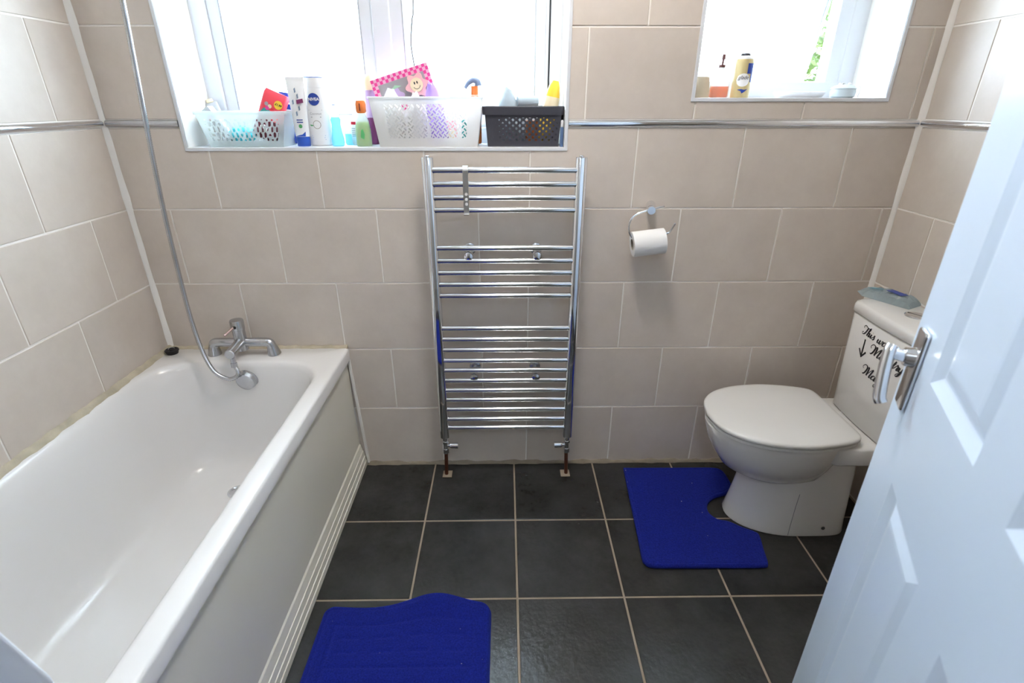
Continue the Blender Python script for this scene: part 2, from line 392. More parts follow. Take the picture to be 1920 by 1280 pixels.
# landing behind the doorway
struct(obj('wall_landing', S(box(-.15, W+.15, -3.1, -3.0, -.05, CEIL), box(-.25, -.15, -3.1, FRONT-.12, -.05, CEIL), box(W+.15, W+.25, -3.1, FRONT-.12, -.05, CEIL)), 'hwall'), 'painted landing walls behind the doorway', 'wall')
struct(obj('floor_landing', box(-.15, W+.15, -3.0, FRONT-.13, -.08, 0), 'carpet'), 'carpeted landing floor', 'floor')
struct(obj('ceiling_landing', box(-.15, W+.15, -3.1, FRONT-.12, CEIL, CEIL+.1), 'plaster'), 'white landing ceiling', 'ceiling')

# chrome listello strips, corner beads, grubby floor bead
def half_round(L, h=.0105, n=8):
    # profile (d towards room, z); runs 0..L along the first axis
    pr = [(-.003, -h)]+[(.008*math.cos(t), h*math.sin(t)) for t in [(-PI/2)+PI*k/n for k in range(n+1)]]+[(-.003, h)]
    return loft([[(x, -d, z) for d, z in pr] for x in (0, L)])
ZT = 1.3375
nt = [0]
def trim(sh, m, label, smooth=True, **k):
    nt[0] += 1
    return struct(obj('trim_%d' % nt[0], sh, m, smooth=smooth, **k), label, 'trim')
strip = mp(half_round(1), lambda x, y, z: (x*(WIN1[0]-.022)+.010, y, z+ZT)); trim(strip, 'chrome_dull', 'short chrome strip between the left corner and the big window')
strip = mp(half_round(1), lambda x, y, z: (WIN1[1]+.012+x*(W-.010-WIN1[1]-.012), y, z+ZT)); trim(strip, 'chrome', 'chrome strip running under the small window')
strip = mp(half_round(1), lambda x, y, z: (-y, -.010-x*1.69, z+ZT)); trim(strip, 'chrome', 'chrome strip along the left wall')
strip = mp(half_round(1), lambda x, y, z: (W+y, -.010-x*1.69, z+ZT)); trim(strip, 'chrome', 'chrome strip along the right wall')
def bead(x, sgn, z0, z1):
    R = []; n = 40
    for i in range(n+1):
        z = z0+(z1-z0)*i/n; w = .0125+.002*math.sin(i*1.7)+.0012*math.sin(i*.63)
        R.append([(x-sgn*.001, .001, z), (x+sgn*w, .001, z), (x+sgn*w, -.0012, z), (x+sgn*w*.45, -w*.45, z), (x+sgn*.0012, -w, z), (x-sgn*.001, -w, z)])
    return loft(R)
trim(bead(0, 1, .555, CEIL), 'seal', 'white sealant bead in the left corner above the bath', sharp=60)
trim(bead(W, -1, 0, CEIL), 'seal', 'white sealant bead in the right corner by the toilet', sharp=60)
R = []
for i in range(60):
    x = .685+(W-.69)*i/59; w = .010+.003*math.sin(i*2.1)+.002*math.sin(i*.7)
    R.append([(x, .001, .0), (x, -w, .0), (x, -w*.9, .003), (x, -w*.3, w*1.1), (x, .001, w*1.2)])
struct(obj('baseboard_back', loft(R), 'grime', smooth=True), 'grubby sealant line where the window wall meets the floor', 'sealant')

# ------------------------------------------------------------------ windows
def ring_frame(x0, x1, z0, z1, w, y0, y1):
    o = [(x0, z0), (x1, z0), (x1, z1), (x0, z1)]; i = [(x0+w, z0+w), (x1-w, z0+w), (x1-w, z1-w), (x0+w, z1-w)]
    V = [(x, y, z) for y in (y0, y1) for x, z in o+i]; F = []
    for k in range(4):
        n = (k+1) % 4; F += [(k, n, n+4, k+4), (k+8, k+12, n+12, n+8), (k, k+8, n+8, n), (k+4, n+4, n+12, k+12)]
    return V, F
def window(name, win, label):
    x0, x1, z0, z1 = win
    e = bpy.data.objects.new(name, None); COL.objects.link(e); e.location = ((x0+x1)/2, 0, z0); struct(e, label, 'window')
    def P(n, sh, m, **k): return obj(n, tf(sh, loc=(-(x0+x1)/2, 0, -z0)), m, e, **k)
    t = .007
    P('sill', box(x0, x1, -.002, .205, z0-t, z0), 'upvc', bevel=.002)
    P('reveal', box(x0-t, x0, -.002, .205, z0-t, z1+t), 'plaster'); P('reveal', box(x1, x1+t, -.002, .205, z0-t, z1+t), 'plaster')
    P('reveal', box(x0, x1, -.002, .205, z1, z1+t), 'plaster')
    P('edge_trim', ring_frame(x0-.011, x1+.011, z0-.011, z1+.011, .011, -.0035, .002), 'upvc', bevel=.0015)
    P('outer_frame', ring_frame(x0-.005, x1+.005, z0-.005, z1+.005, .058, .195, .262), 'upvc', bevel=.004)
    return e, P
e1, P1 = window('window_1', WIN1, 'big white plastic window with frosted panes over the towel rail')
P1('mullion', box(.838, .899, .197, .26, WIN1[2]+.05, WIN1[3]-.05), 'upvc', bevel=.004)
def sash(P, x0, x1, z0, z1, y0, y1, gx=None):
    s = P('sash', ring_frame(x0, x1, z0, z1, .045, y0, y1), 'upvc', bevel=.004)
    P('gasket', ring_frame(x0+.043, x1-.043, z0+.043, z1-.043, .004, y0-.0006, y1-.02), 'gasketg')
    P('pane', box(x0+.04, x1-.04, (y0+y1)/2-.003, (y0+y1)/2+.003, z0+.04, z1-.04), 'frost')
sash(P1, .300, .842, WIN1[2]+.050, WIN1[3]-.050, .205, .25)
sash(P1, .895, 1.424, WIN1[2]+.050, WIN1[3]-.050, .205, .25)
P1('seal_gap', box(1.4235, 1.4295, .1935, .2, WIN1[2]+.045, WIN1[3]-.045), 'gasket')
e2, P2 = window('window_2', WIN2, 'small white window with its frosted sash swung open above the toilet')
# top-hung sash pushed outwards
s_ang = math.radians(17); zt = WIN2[3]-.055
def sw(sh):
    def f(x, y, z):
        dz = z-zt; dy = y-.235
        return (x, .235+dy*math.cos(s_ang)-dz*math.sin(s_ang), zt+dz*math.cos(s_ang)+dy*math.sin(s_ang))
    return mp(sh, f)
sx0, sx1, sz0, sz1 = WIN2[0]+.04, WIN2[1]-.10, WIN2[2]+.045, zt
P2('sash', sw(ring_frame(sx0, sx1, sz0, sz1, .042, .215, .255)), 'upvc', bevel=.004)
P2('pane', sw(box(sx0+.038, sx1-.038, .232, .238, sz0+.038, sz1-.038)), 'frost')
P2('gasket', sw(ring_frame(sx1-.008, sx1+.001, sz0, sz1, .002, .21, .214)), 'gasketg')
P2('mullion', box(WIN2[1]-.098, WIN2[1]-.05, .197, .26, WIN2[2]+.04, WIN2[3]-.04), 'upvc', bevel=.003)

# ------------------------------------------------------------------ bath
bath = thing('bathtub', 'white acrylic bathtub with a cream side panel along the left wall', 'bathtub', (.338, -.86, 0))
ox, oy = -.338, .86
BX, BY, RZ = .677, -1.715, .550
def br(x0, x1, y0, y1, r, z): return [(x+ox, y+oy, z) for x, y in rrect((x0+x1)/2, (y0+y1)/2, (x1-x0)/2, (y1-y0)/2, r, 8, 10)]
o = (.022, .622, -1.63, -.118)
def bi(l, rr, n, f, r, z): return br(o[0]+l, o[1]-rr, o[2]+n, o[3]-f, r, z)
rings = [br(.002, BX, BY, -.002, .012, .503), br(.002, BX, BY, -.002, .012, .541), br(.003, BX-.003, BY+.003, -.003, .012, .5475), br(.006, BX-.008, BY+.008, -.006, .012, RZ),
         bi(-.012, -.012, -.012, -.014, .16, RZ), bi(-.004, -.004, -.004, -.004, .155, RZ-.0015), bi(.004, .004, .004, .004, .15, RZ-.007), bi(.012, .012, .014, .010, .15, RZ-.022),
         bi(.022, .022, .04, .018, .15, RZ-.06), bi(.036, .036, .10, .030, .15, .40), bi(.054, .054, .19, .046, .15, .28), bi(.070, .070, .26, .062, .14, .205), bi(.088, .088, .30, .080, .13, .168), bi(.118, .118, .34, .112, .11, .150), bi(.16, .16, .40, .16, .08, .144)]
obj('tub', loft(rings, cap0=False), 'bath', bath, smooth=True, sharp=50)
pan = obj('side_panel', tf(box(.648, .662, BY, -.004, .0, .505), loc=(ox, oy, 0)), 'panel', bath, bevel=.002)
pl = [(.660, .002), (.684, .002), (.683, .022), (.6805, .0235), (.679, .045), (.6765, .0465), (.674, .070), (.6715, .0715), (.666, .100), (.6615, .106)]
obj('plinth', tf(loft([[(x, y, z) for x, z in pl] for y in (BY, -.55, -.004)]), loc=(ox, oy, 0)), 'panel', pan, bevel=0)
obj('edge_strip', tf(mp(box(0, .010, -.012, 0, .012, .535), lambda x, y, z: (.662+x+.028*max(0, (.10-z)/.10), y, z)), loc=(ox, oy, 0)), 'seal', bath, bevel=.002)
def sealant(path, h):
    R = []
    for i, (x, y, dx, dy) in enumerate(path):
        w = .015+.0015*math.sin(i*1.9)+.002*math.sin(i*.8+1); hh = h+.0015*math.sin(i*1.3)+.0012*math.sin(i*2.7)
        R.append([(x+ox, y+oy, RZ-.004), (x+dx*w+ox, y+dy*w+oy, RZ-.002), (x+dx*w*.7+ox, y+dy*w*.7+oy, RZ+.004), (x+dx*.004+ox, y+dy*.004+oy, RZ+hh), (x+ox, y+oy, RZ+hh)])
    return loft(R)
obj('sealant', sealant([(.0005, -.004-1.70*i/90, 1, 0) for i in range(91)], .016), 'oldseal', bath, smooth=True, sharp=70, label='stained sealant along the left wall')
obj('sealant', sealant([(.004+.668*i/50, -.0005, 0, -1) for i in range(51)], .008), 'oldseal', bath, smooth=True, sharp=70, label='stained sealant along the window wall')
ov = lathe([(.040, 0), (.040, .003), (.036, .006), (.034, .016), (.033, .020), (.026, .0225), (.010, .0235), (.001, .0236)], 28)
obj('overflow_cover', tf(ov, loc=(.336+ox, -.134+oy, .486), rot=(math.radians(98), 0, math.radians(-4))), 'chrome_dull', bath, smooth=True)
dr = lathe([(.034, 0), (.034, .002), (.028, .003), (.024, .001), (.018, -.001), (.001, -.001)], 24)
obj('drain', tf(dr, loc=(.322+ox, -.34+oy, .1455)), 'chrome', bath, smooth=True)
plug = thing('bath_plug', 'black rubber bath plug resting on the rim in the corner', 'plug', (.034, -.048, RZ+.0145))
obj('plug_body', tf(lathe([(.012, 0), (.019, .0), (.021, .009), (.0235, .011), (.0235, .015), (.021, .017), (.018, .013), (.008, .0125), (.007, .016), (.001, .0165)], 24), loc=(0, 0, -.0145)), 'gasket', plug, smooth=True)
obj('ring', tf(tube([(.010*math.cos(t), 0, .004+.006*math.sin(t)) for t in [PI*k/6 for k in range(7)]], .0012, 6, 3), rot=(0, 0, .6)), 'steel', plug, smooth=True)

# ------------------------------------------------------------------ bath mixer tap with shower hose
tap = thing('bath_mixer_tap', 'limescaled chrome bath mixer tap standing on the bath rim', 'tap', (.305, -.06, RZ))
tx, ty, tz = .305, -.06, RZ
def T(sh): return tf(sh, loc=(-tx, -ty, -tz))
obj('body', T(S(cyl((.305, -.062, .572), (.305, -.062, .652), .0215, 24), cyl((.345, -.06, .600), (.265, -.06, .600), .0165, 20))), 'chrome_dull', tap, smooth=True)
obj('cap', T(tf(lathe([(.0205, 0), (.0232, .002), (.0238, .034), (.022, .0375), (.001, .038)], 28), loc=(.305, -.062, .651))), 'chrome_dull', tap, smooth=True)
obj('lever', T(S(cyl((.302, -.080, .668), (.287, -.118, .655), .0042, 12), cyl((.287, -.118, .655), (.285, -.123, .653), .0052, 12))), 'rosesteel', tap, smooth=True)
obj('screw_hole', T(cyl((.306, -.080, .668), (.306, -.0865, .668), .0058, 14)), 'gasket', tap)
for lx, nm in ((.412, 1), (.200, -1)):
    pts = [(.345 if nm > 0 else .265, -.06, .600), (lx-nm*.022, -.06, .600), (lx-nm*.006, -.06, .597), (lx, -.06, .585), (lx+nm*.004, -.058, RZ+.001)]
    obj('leg', T(tube(pts, lambda i, n: .0165+(.009*max(0, (i/n-.72)/.28) if i/n > .72 else 0), 18, 6)), 'chrome_dull', tap, smooth=True, sharp=70)
obj('spout', T(S(cyl((.305, -.065, .606), (.311, -.164, .599), .0175, 22), cyl((.311, -.164, .599), (.311, -.167, .599), .0175, 22, .015))), 'chrome_dull', tap, smooth=True)
obj('hose_union', T(S(cyl((.310, -.148, .598), (.312, -.153, .562), .0090, 16), cyl((.312, -.153, .562), (.3125, -.155, .547), .0108, 16))), 'chrome_dull', tap, smooth=True)
hp = [(.3125, -.154, .550), (.323, -.160, .534), (.322, -.166, .519), (.306, -.172, .509), (.282, -.175, .513), (.246, -.173, .542), (.210, -.150, .614), (.186, -.125, .734), (.178, -.110, .863), (.178, -.100, 1.058), (.191, -.100, 1.253), (.208, -.100, 1.458), (.225, -.100, 1.655), (.228, -.098, 1.80), (.215, -.092, 1.88), (.195, -.088, 1.90)]
Q = catmull(hp, 12); acc = [0.]
for i in range(1, len(Q)): acc.append(acc[-1]+(Q[i]-Q[i-1]).length)
step = .0031; HP = []; j = 0
for s in range(int(acc[-1]/step)):
    while j < len(acc)-2 and acc[j+1] < s*step: j += 1
    f = (s*step-acc[j])/(acc[j+1]-acc[j]); HP.append(Q[j].lerp(Q[j+1], f))
hose = tag(obj('shower_hose', tube(HP, lambda i, n: .0083 if i % 2 else .0060, 10, smooth=False), 'chrome_dull', smooth=True, sharp=80), 'ribbed metal shower hose looping down from above to the bath tap', 'hose')
sh_ = thing('shower_handset', 'white shower handset in its bracket high on the window wall', 'shower head', (.19, 0, 1.93))
obj('bracket', S(cyl((0, -.002, 0), (0, -.045, 0), .016, 16), cyl((0, -.062, -.02), (0, -.062, .02), .019, 16)), 'chrome', sh_, smooth=True)
obj('handle', tube([(.003, -.088, -.035), (0, -.062, 0), (-.003, -.05, .10), (-.005, -.075, .17)], .0125, 12), 'white', sh_, smooth=True)
obj('spray_head', tf(lathe([(.012, .03), (.04, .012), (.045, 0), (.042, -.006), (.001, -.007)], 24), loc=(-.005, -.088, .185), rot=(math.radians(-55), 0, 0)), 'white', sh_, smooth=True)

# ------------------------------------------------------------------ towel rail
rail = thing('towel_radiator', 'chrome ladder towel radiator on the wall below the big window', 'radiator', (1.274, 0, 0))
UX = (1.031-1.274, 1.517-1.274)
for ux in UX:
    R = [[(ux+x, -.078+y, z) for x, y in rrect(0, 0, .0185, .0185, .013, 6, 0)] for z in (.190, .192, 1.2405, 1.243)]
    R[0] = [(ux+(x-ux)*.93, -.078+(y+.078)*.93, z) for x, y, z in R[0]]; R[3] = [(ux+(x-ux)*.93, -.078+(y+.078)*.93, z) for x, y, z in R[3]]
    obj('upright', loft(R), 'chrome', rail, smooth=True)
    obj('end_cap', tf(lathe([(.008, 0), (.008, .004), (.006, .0055), (.001, .006)], 16), loc=(ux, -.078, 1.243)), 'chrome', rail, smooth=True)
    sg = 1 if ux < 0 else -1
    vv = obj('valve', S(cyl((ux, -.078, .192), (ux, -.078, .176), .011, 16), cyl((ux, -.078, .176), (ux, -.078, .128), .0095, 14), cyl((ux, -.078, .168), (ux, -.078, .158), .0125, 6), cyl((ux, -.078, .132), (ux, -.078, .112), .0125, 6), cyl((ux, -.078, .147), (ux+sg*.022, -.078, .147), .0075, 14)), 'chrome', rail, smooth=True)
    obj('valve_head', S(cyl((ux+sg*.018, -.078, .147), (ux+sg*.024, -.078, .147), .010, 16, .0125), cyl((ux+sg*.024, -.078, .147), (ux+sg*.050, -.078, .147), .0125, 16, .0135)), 'chrome', vv, smooth=True)
    obj('pipe', cyl((ux, -.078, .114), (ux+.004*sg*-1, -.076, .001), .0075, 14), 'copper', rail, smooth=True)
    obj('pipe_collar', box(ux-.019, ux+.019, -.097, -.055, .0003, .0035), 'fgrout', rail, bevel=.001)
for z in (1.204, 1.161, 1.119, 1.080, .954, .910, .868, .826, .785, .661, .618, .575, .532, .491, .448, .406, .364, .321, .277, .237):
    obj('bar', cyl((UX[0]+.010, -.084, z), (UX[1]-.010, -.084, z), .0098, 14), 'chrome', rail, smooth=True)
for x, z in ((1.150, .926), (1.383, .926), (1.155, .461), (1.387, .461)):
    b = obj('wall_bracket', S(cyl((x-1.274, 0, z+.002), (x-1.274, -.074, z), .0085, 14)), 'chrome', rail, smooth=True)
    obj('bracket_knob', tf(lathe([(.0145, 0), (.0165, .002), (.0165, .016), (.014, .021), (.006, .0235), (.001, .0237)], 20), loc=(x-1.274, -.070, z), rot=(PI/2, 0, 0)), 'chrome', b, smooth=True)
    obj('flange', tf(lathe([(.021, 0), (.021, .004), (.017, .006), (.008, .0065)], 20), loc=(x-1.274, 0, z+.004), rot=(PI/2, 0, 0)), 'chrome_dull', b, smooth=True)
hk = thing('radiator_hook', 'flat steel strap hook hanging on the top bars of the towel radiator', 'hook', (1.150, -.0975, 1.065))
hpts = [(-.082+.0975, 1.19), (-.0705+.0975, 1.208), (-.084+.0975, 1.2178), (-.0965+.0975, 1.209), (-.0985+.0975, 1.19), (-.1005+.0975, 1.14), (-.1005+.0975, 1.08), (-.105+.0975, 1.068), (-.114+.0975, 1.072)]
HQ = catmull([(0, a, b-1.065) for a, b in hpts], 6)
R = [[(-.0085, p.y, p.z), (.0085, p.y, p.z)] for p in HQ]
V = []; F = []
for i, p in enumerate(HQ):
    d = (HQ[min(i+1, len(HQ)-1)]-HQ[max(i-1, 0)]).normalized(); nr = Vector((0, d.z, -d.y))*.0009
    for s, xx in ((-1, -.0085), (-1, .0085), (1, .0085), (1, -.0085)): V.append((xx, p.y+s*nr.y, p.z+s*nr.z))
for i in range(len(HQ)-1):
    for j in range(4): a = i*4+j; b = i*4+(j+1) % 4; F.append((a, b, b+4, a+4))
F += [(0, 1, 2, 3), (len(V)-4, len(V)-3, len(V)-2, len(V)-1)]
obj('strap', (V, F), 'steel', hk, smooth=True)
for z in (1.133, 1.117, 1.102): obj('stud', cyl((.001, -.0038, z-1.065), (.001, -.0058, z-1.065), .0048, 14), 'white', hk)

# ------------------------------------------------------------------ toilet roll holder
th = thing('toilet_roll_holder', 'chrome wire toilet roll holder on the wall beside the towel radiator', 'holder', (1.768, 0, 1.078))
hx = 1.768
obj('wall_post', tf(S(cyl((1.773, 0, 1.079), (1.757, -.066, 1.077), .0165, 22, .0135), cyl((1.757, -.066, 1.077), (1.755, -.084, 1.0765), .0128, 22)), loc=(-hx, 0, -1.078)), 'chrome', th, smooth=True)
wp = [(1.799, -.073, 1.088), (1.775, -.073, 1.083), (1.745, -.073, 1.076), (1.712, -.073, 1.064), (1.695, -.073, 1.050), (1.688, -.073, 1.030), (1.690, -.073, 1.008), (1.699, -.073, .991), (1.712, -.073, .984), (1.76, -.073, .990), (1.815, -.073, .999), (1.829, -.073, 1.008), (1.842, -.073, 1.033)]
obj('wire', tf(tube(wp, .0036, 10, 6), loc=(-hx, 0, -1.078)), 'chrome', th, smooth=True)
tr = thing('toilet_roll', 'nearly used white toilet roll hanging on the chrome holder', 'toilet roll', (1.758, -.073, .968))
def ring_tube(r0, r1, L, n=32):
    prof = [(r0, -L), (r1-.001, -L), (r1, -L+.001), (r1, L-.001), (r1-.001, L), (r0, L)]
    V = [(r*math.cos(2*PI*j/n), r*math.sin(2*PI*j/n), z) for r, z in prof for j in range(n)]; m = len(prof)
    return V, [(i*n+j, i*n+(j+1) % n, ((i+1) % m)*n+(j+1) % n, ((i+1) % m)*n+j) for i in range(m) for j in range(n)]
rl = math.radians(90-7)
obj('paper_roll', tf(ring_tube(.0195, .0425, .054), rot=(0, rl, 0)), 'paper', tr, smooth=True)
obj('cardboard_core', tf(ring_tube(.0185, .0194, .0538), rot=(0, rl, 0)), 'card', tr, smooth=True)

# ------------------------------------------------------------------ toilet
TY = -.303
wc = thing('toilet', 'white close-coupled ceramic toilet with lid down against the right wall', 'toilet', (2.35, TY, 0))
def egg(u0, u1, hw, z, back=3.2, mid=.46, n=48):
    # outline of a bowl: x runs to the front (-x in the room); squarish at the back, round at the front
    um = u0+(u1-u0)*mid; P = []
    for j in range(n):
        t = 2*PI*j/n; c, s = math.cos(t), math.sin(t)
        if c >= 0: u = um+(u1-um)*abs(c); v = hw*s
        else: u = um-(um-u0)*abs(c)**(2/back); v = hw*math.copysign(abs(s)**(2/back), s)
        P.append((2.612-u-2.35, v, z))
    return P
bowl = loft([egg(.32, .44, .05, .205), egg(.27, .53, .105, .215), egg(.25, .575, .135, .245), egg(.235, .605, .156, .29), egg(.22, .628, .170, .335), egg(.21, .640, .176, .375), egg(.205, .645, .178, .398), egg(.208, .641, .175, .404), egg(.22, .62, .16, .405)])
ped = loft([egg(.125, .520, .128, .001, 6), egg(.125, .522, .129, .008, 6), egg(.128, .512, .124, .05, 6), egg(.13, .500, .118, .12, 6), egg(.135, .492, .115, .19, 6), egg(.14, .49, .115, .25, 6), egg(.15, .48, .112, .33, 6)])
shelf = rbox(2.612-.30-2.35, 2.612-2.35-.004, -.172, .150, .338, .405, .03, .008)
wcb = obj('pan', S(bowl, ped, shelf), 'ceramic', wc, smooth=True, sharp=45)
obj('casting_seam', tube([(2.612-.342-2.35+.012*z/.2, -.9885*hw, z) for hw, z in ((.1290, .006), (.1240, .05), (.1180, .12), (.1155, .178))], .0011, 6, 4), 'seamgrey', wcb)
obj('fixing_cover', tf(lathe([(.007, 0), (.006, .003), (.001, .004)], 12), loc=(2.27+.03-2.35+.09, -.129+.004, .035), rot=(PI/2, 0, 0)), 'gasket', wcb)
def lid_ring(ins, z):
    P = [(0.204+ins, 0)]
    pts = [(.205, .118), (.212, .148), (.240, .168), (.31, .187), (.40, .196), (.50, .182), (.58, .145), (.632, .085), (.651, .0)]
    up = catmull([(u, v, 0) for u, v in pts], 6); up[0] = Vector((.205, .118, 0))
    full = [(p.x, p.y) for p in up]+[(p.x, -p.y) for p in reversed(up[:-1])]
    cu = .42; out = []
    for u, v in full:
        k = 1-ins/max(.05, math.hypot(u-cu, v)); out.append((2.612-(cu+(u-cu)*k)-2.35, v*k, z))
    return out
obj('seat', loft([lid_ring(.008, .407), lid_ring(.004, .410), lid_ring(.004, .419), lid_ring(.007, .4205)]), 'seatp', wc, smooth=True)
obj('lid', loft([lid_ring(.003, .4225), lid_ring(0, .425), lid_ring(0, .432), lid_ring(.002, .4365), lid_ring(.007, .4395), lid_ring(.02, .4415), lid_ring(.10, .4425)]), 'seatp', wc, smooth=True, sharp=60)
for v in (-.07, .07): obj('hinge', tf(rbox(-.012, .012, -.018, .018, 0, .016, .008, .003), loc=(2.612-.212-2.35, v, .405)), 'seatp', wc, smooth=True)
CY = -.345-TY
def cis(z, a, fr, ins=0.):
    # plan of the cistern: flat to the wall, gently bowed front with rounded corners; front at x = fr
    P = []; n = 10
    b = 2.614-2.35; f = fr-2.35+ins; a -= ins
    P += [(b, CY-a, z), (b, CY+a, z)]
    P += [(f+.055-.055*math.sin(PI/2*k/6)**1.0+.012, CY+a-.055*(1-math.cos(PI/2*k/6)), z) for k in range(7)]
    P += [(f+.012*(1-math.cos(PI/2*(1-abs(t)/1.0))) , CY-t*-(a-.055), z) for t in [.9-1.8*k/n for k in range(n+1)]]
    P += [(f+.055-.055*math.cos(PI/2*k/6)+.012, CY-a+.055*(1-math.sin(PI/2*k/6)), z) for k in range(7)]
    return P
def cis2(z, a, fr, ins=0.):
    b = 2.614-2.35; f = fr-2.35+ins; a -= ins; r = .035; P = [(b, CY-a, z), (b, CY+a, z)]
    P += [(f+r+.006-r*math.sin(PI/2*k/6), CY+a-r*(1-math.cos(PI/2*k/6)), z) for k in range(7)]
    P += [(f+.006*(t/1.)**2, CY+t*(a-r), z) for t in [.8-.2*k for k in range(9)]]
    P += [(f+r+.006-r*math.cos(PI/2*k/6), CY-a+r*(1-math.sin(PI/2*k/6)), z) for k in range(7)]
    return P
ct = obj('cistern', loft([cis2(.406, .168, 2.452, .006), cis2(.412, .168, 2.452), cis2(.60, .174, 2.446), cis2(.756, .178, 2.441), cis2(.760, .178, 2.441, .004)]), 'ceramic', wc, smooth=True, sharp=50)
obj('cistern_lid', loft([cis2(.763, .181, 2.437, .003), cis2(.766, .181, 2.437), cis2(.788, .181, 2.437), cis2(.796, .181, 2.437, .003), cis2(.800, .181, 2.437, .010)]), 'ceramic', ct, smooth=True, sharp=50)
obj('flush_button', tf(lathe([(.033, 0), (.033, .003), (.030, .0045), (.0285, .003), (.028, .0045), (.015, .0052), (.001, .0054)], 28), loc=(2.543-2.35, -.332-TY, .7995)), 'chrome', ct, smooth=True)
obj('button_split', tf(box(-.0006, .0006, -.027, .027, .0045, .0058), loc=(2.543-2.35, -.332-TY, .7995), rot=(0, 0, .5)), 'gasket', ct)
# hand-lettered sticker: calligraphic strokes
GL = {'a': (1.35, [[(1., .75), (.6, 1), (.15, .7), (.1, .25), (.4, 0), (.8, .3), (1., .95)], [(1., .95), (.95, .2), (1.1, 0), (1.4, .35)]]),
 'i': (.72, [[(0, .3), (.3, .95)], [(.3, .95), (.25, .2), (.45, 0), (.75, .35)], [(.38, 1.4), (.42, 1.5)]]),
 'n': (1.2, [[(0, .5), (.2, .95), (.25, .6), (.2, 0)], [(.2, 0), (.35, .6), (.7, .98), (.85, .75), (.8, .2), (.95, 0), (1.25, .35)]]),
 's': (.85, [[(0, .2), (.35, .7), (.5, 1.1), (.55, .7), (.7, .35), (.5, 0), (.1, .08)]]),
 't': (.75, [[(.1, .3), (.4, 1.65), (.3, .5), (.35, .1), (.5, 0), (.8, .35)], [(.08, 1.05), (.7, 1.1)]]),
 'r': (.95, [[(0, .3), (.25, 1.), (.35, 1.15), (.5, .9), (.7, .85), (.6, .2), (.75, 0), (1., .35)]]),
 'y': (1.15, [[(.1, .9), (.1, .4), (.35, .02), (.7, .3), (.85, .95)], [(.85, .95), (.8, 0), (.65, -.8), (.3, -1.1), (.1, -.8), (.5, -.3), (1.2, .3)]]),
 'w': (1.6, [[(.05, .9), (.05, .3), (.3, 0), (.6, .3), (.7, .95)], [(.7, .95), (.7, .3), (.9, 0), (1.25, .35), (1.3, .95), (1.6, .8)]]),
 'o': (1.1, [[(.6, 1), (.2, .8), (.1, .3), (.4, 0), (.8, .3), (.85, .75), (.6, 1.), (.75, .8), (1.15, .75)]]),
 'e': (.85, [[(0, .3), (.5, .55), (.7, .85), (.5, 1.), (.2, .7), (.2, .25), (.5, 0), (.9, .35)]]),
 'h': (1.15, [[(0, .3), (.5, 1.4), (.55, 1.95), (.35, 1.9), (.25, 1.3), (.2, 0)], [(.2, 0), (.4, .7), (.7, .95), (.8, .7), (.75, .2), (.9, 0), (1.2, .35)]]),
 'f': (.8, [[(0, .3), (.5, 1.4), (.6, 1.95), (.4, 1.9), (.3, 1), (.2, -.6), (.3, -1.), (.45, -.7), (.35, 0), (.8, .35)]]),
 'g': (1.35, [[(1., .75), (.6, 1), (.15, .7), (.1, .25), (.4, 0), (.8, .3), (1., .95)], [(1., .95), (.95, 0), (.8, -.8), (.4, -1.1), (.2, -.8), (.6, -.3), (1.4, .35)]]),
 'c': (.9, [[(.8, .8), (.6, 1), (.2, .75), (.1, .3), (.4, 0), (.9, .35)]]),
 'T': (1.1, [[(-.5, 1.3), (-.75, 1.7), (-.4, 2.1), (.3, 1.9), (1.1, 1.8), (1.6, 2.15)], [(.7, 1.85), (.6, .8), (.3, .1), (-.2, -.05), (-.45, .3), (-.1, .5)]]),
 'M': (2.15, [[(-.8, 1.1), (-1.15, 1.5), (-.8, 2.05), (-.2, 2.0), (.15, 1.5), (.1, .5), (-.2, 0), (-.5, .1)], [(.15, 1.5), (.45, 2.0), (.7, 1.2), (.8, .05)], [(.8, .05), (1.2, 1.3), (1.7, 2.05), (1.7, 1.2), (1.65, .2), (1.85, 0), (2.2, .3)]]),
 ' ': (1.0, [])}
def script(s, k):
    V, F = [], []; x = 0.
    for ch in s:
        adv, st = GL[ch]
        for L in st:
            P = catmull([(x+u+v*.38, v, 0) for u, v in L], 7); b0 = len(V)
            for i, p in enumerate(P):
                d = (P[min(i+1, len(P)-1)]-P[max(i-1, 0)]).normalized(); nrm = Vector((-d.y, d.x, 0))
                w = .065+.14*max(0., -d.y)**1.5+.02*abs(d.x)
                for q in (p+nrm*w, p-nrm*w): V.append((q.x*k, q.y*k, 0))
            F += [(b0+2*i, b0+2*i+1, b0+2*i+3, b0+2*i+2) for i in range(len(P)-1)]
        x += adv
    return V, F
def on_cistern(sh, y, z):
    # u runs to the right as seen facing the cistern, i.e. towards -y
    out = []
    for u, v, _ in sh[0]:
        zz = z+v; yy = y-u; t = (yy-TY-CY)/.145; fr = 2.446+(2.441-2.446)*(zz-.60)/.156
        out.append((fr+.006*t*t-.0007-2.35, yy-TY, zz))
    return out, sh[1]
arrow = S(rect(0, 0, .0065, .056), flat([(-.020, -.013), (-.015, -.009), (.003, -.033), (-.001, -.037)]), flat([(.020, -.013), (.015, -.009), (-.003, -.033), (.001, -.037)]))
txt = S(on_cistern(script('This way to the', .0145), -.264, .713), on_cistern(script('Ministry', .0160), -.326, .668), on_cistern(script('of', .0130), -.378, .632), on_cistern(script('Magic', .0160), -.316, .592), on_cistern(arrow, -.283, .672))
obj('lettering', txt, 'black', ct, label='black script sticker reading This way to the Ministry of Magic with an arrow')
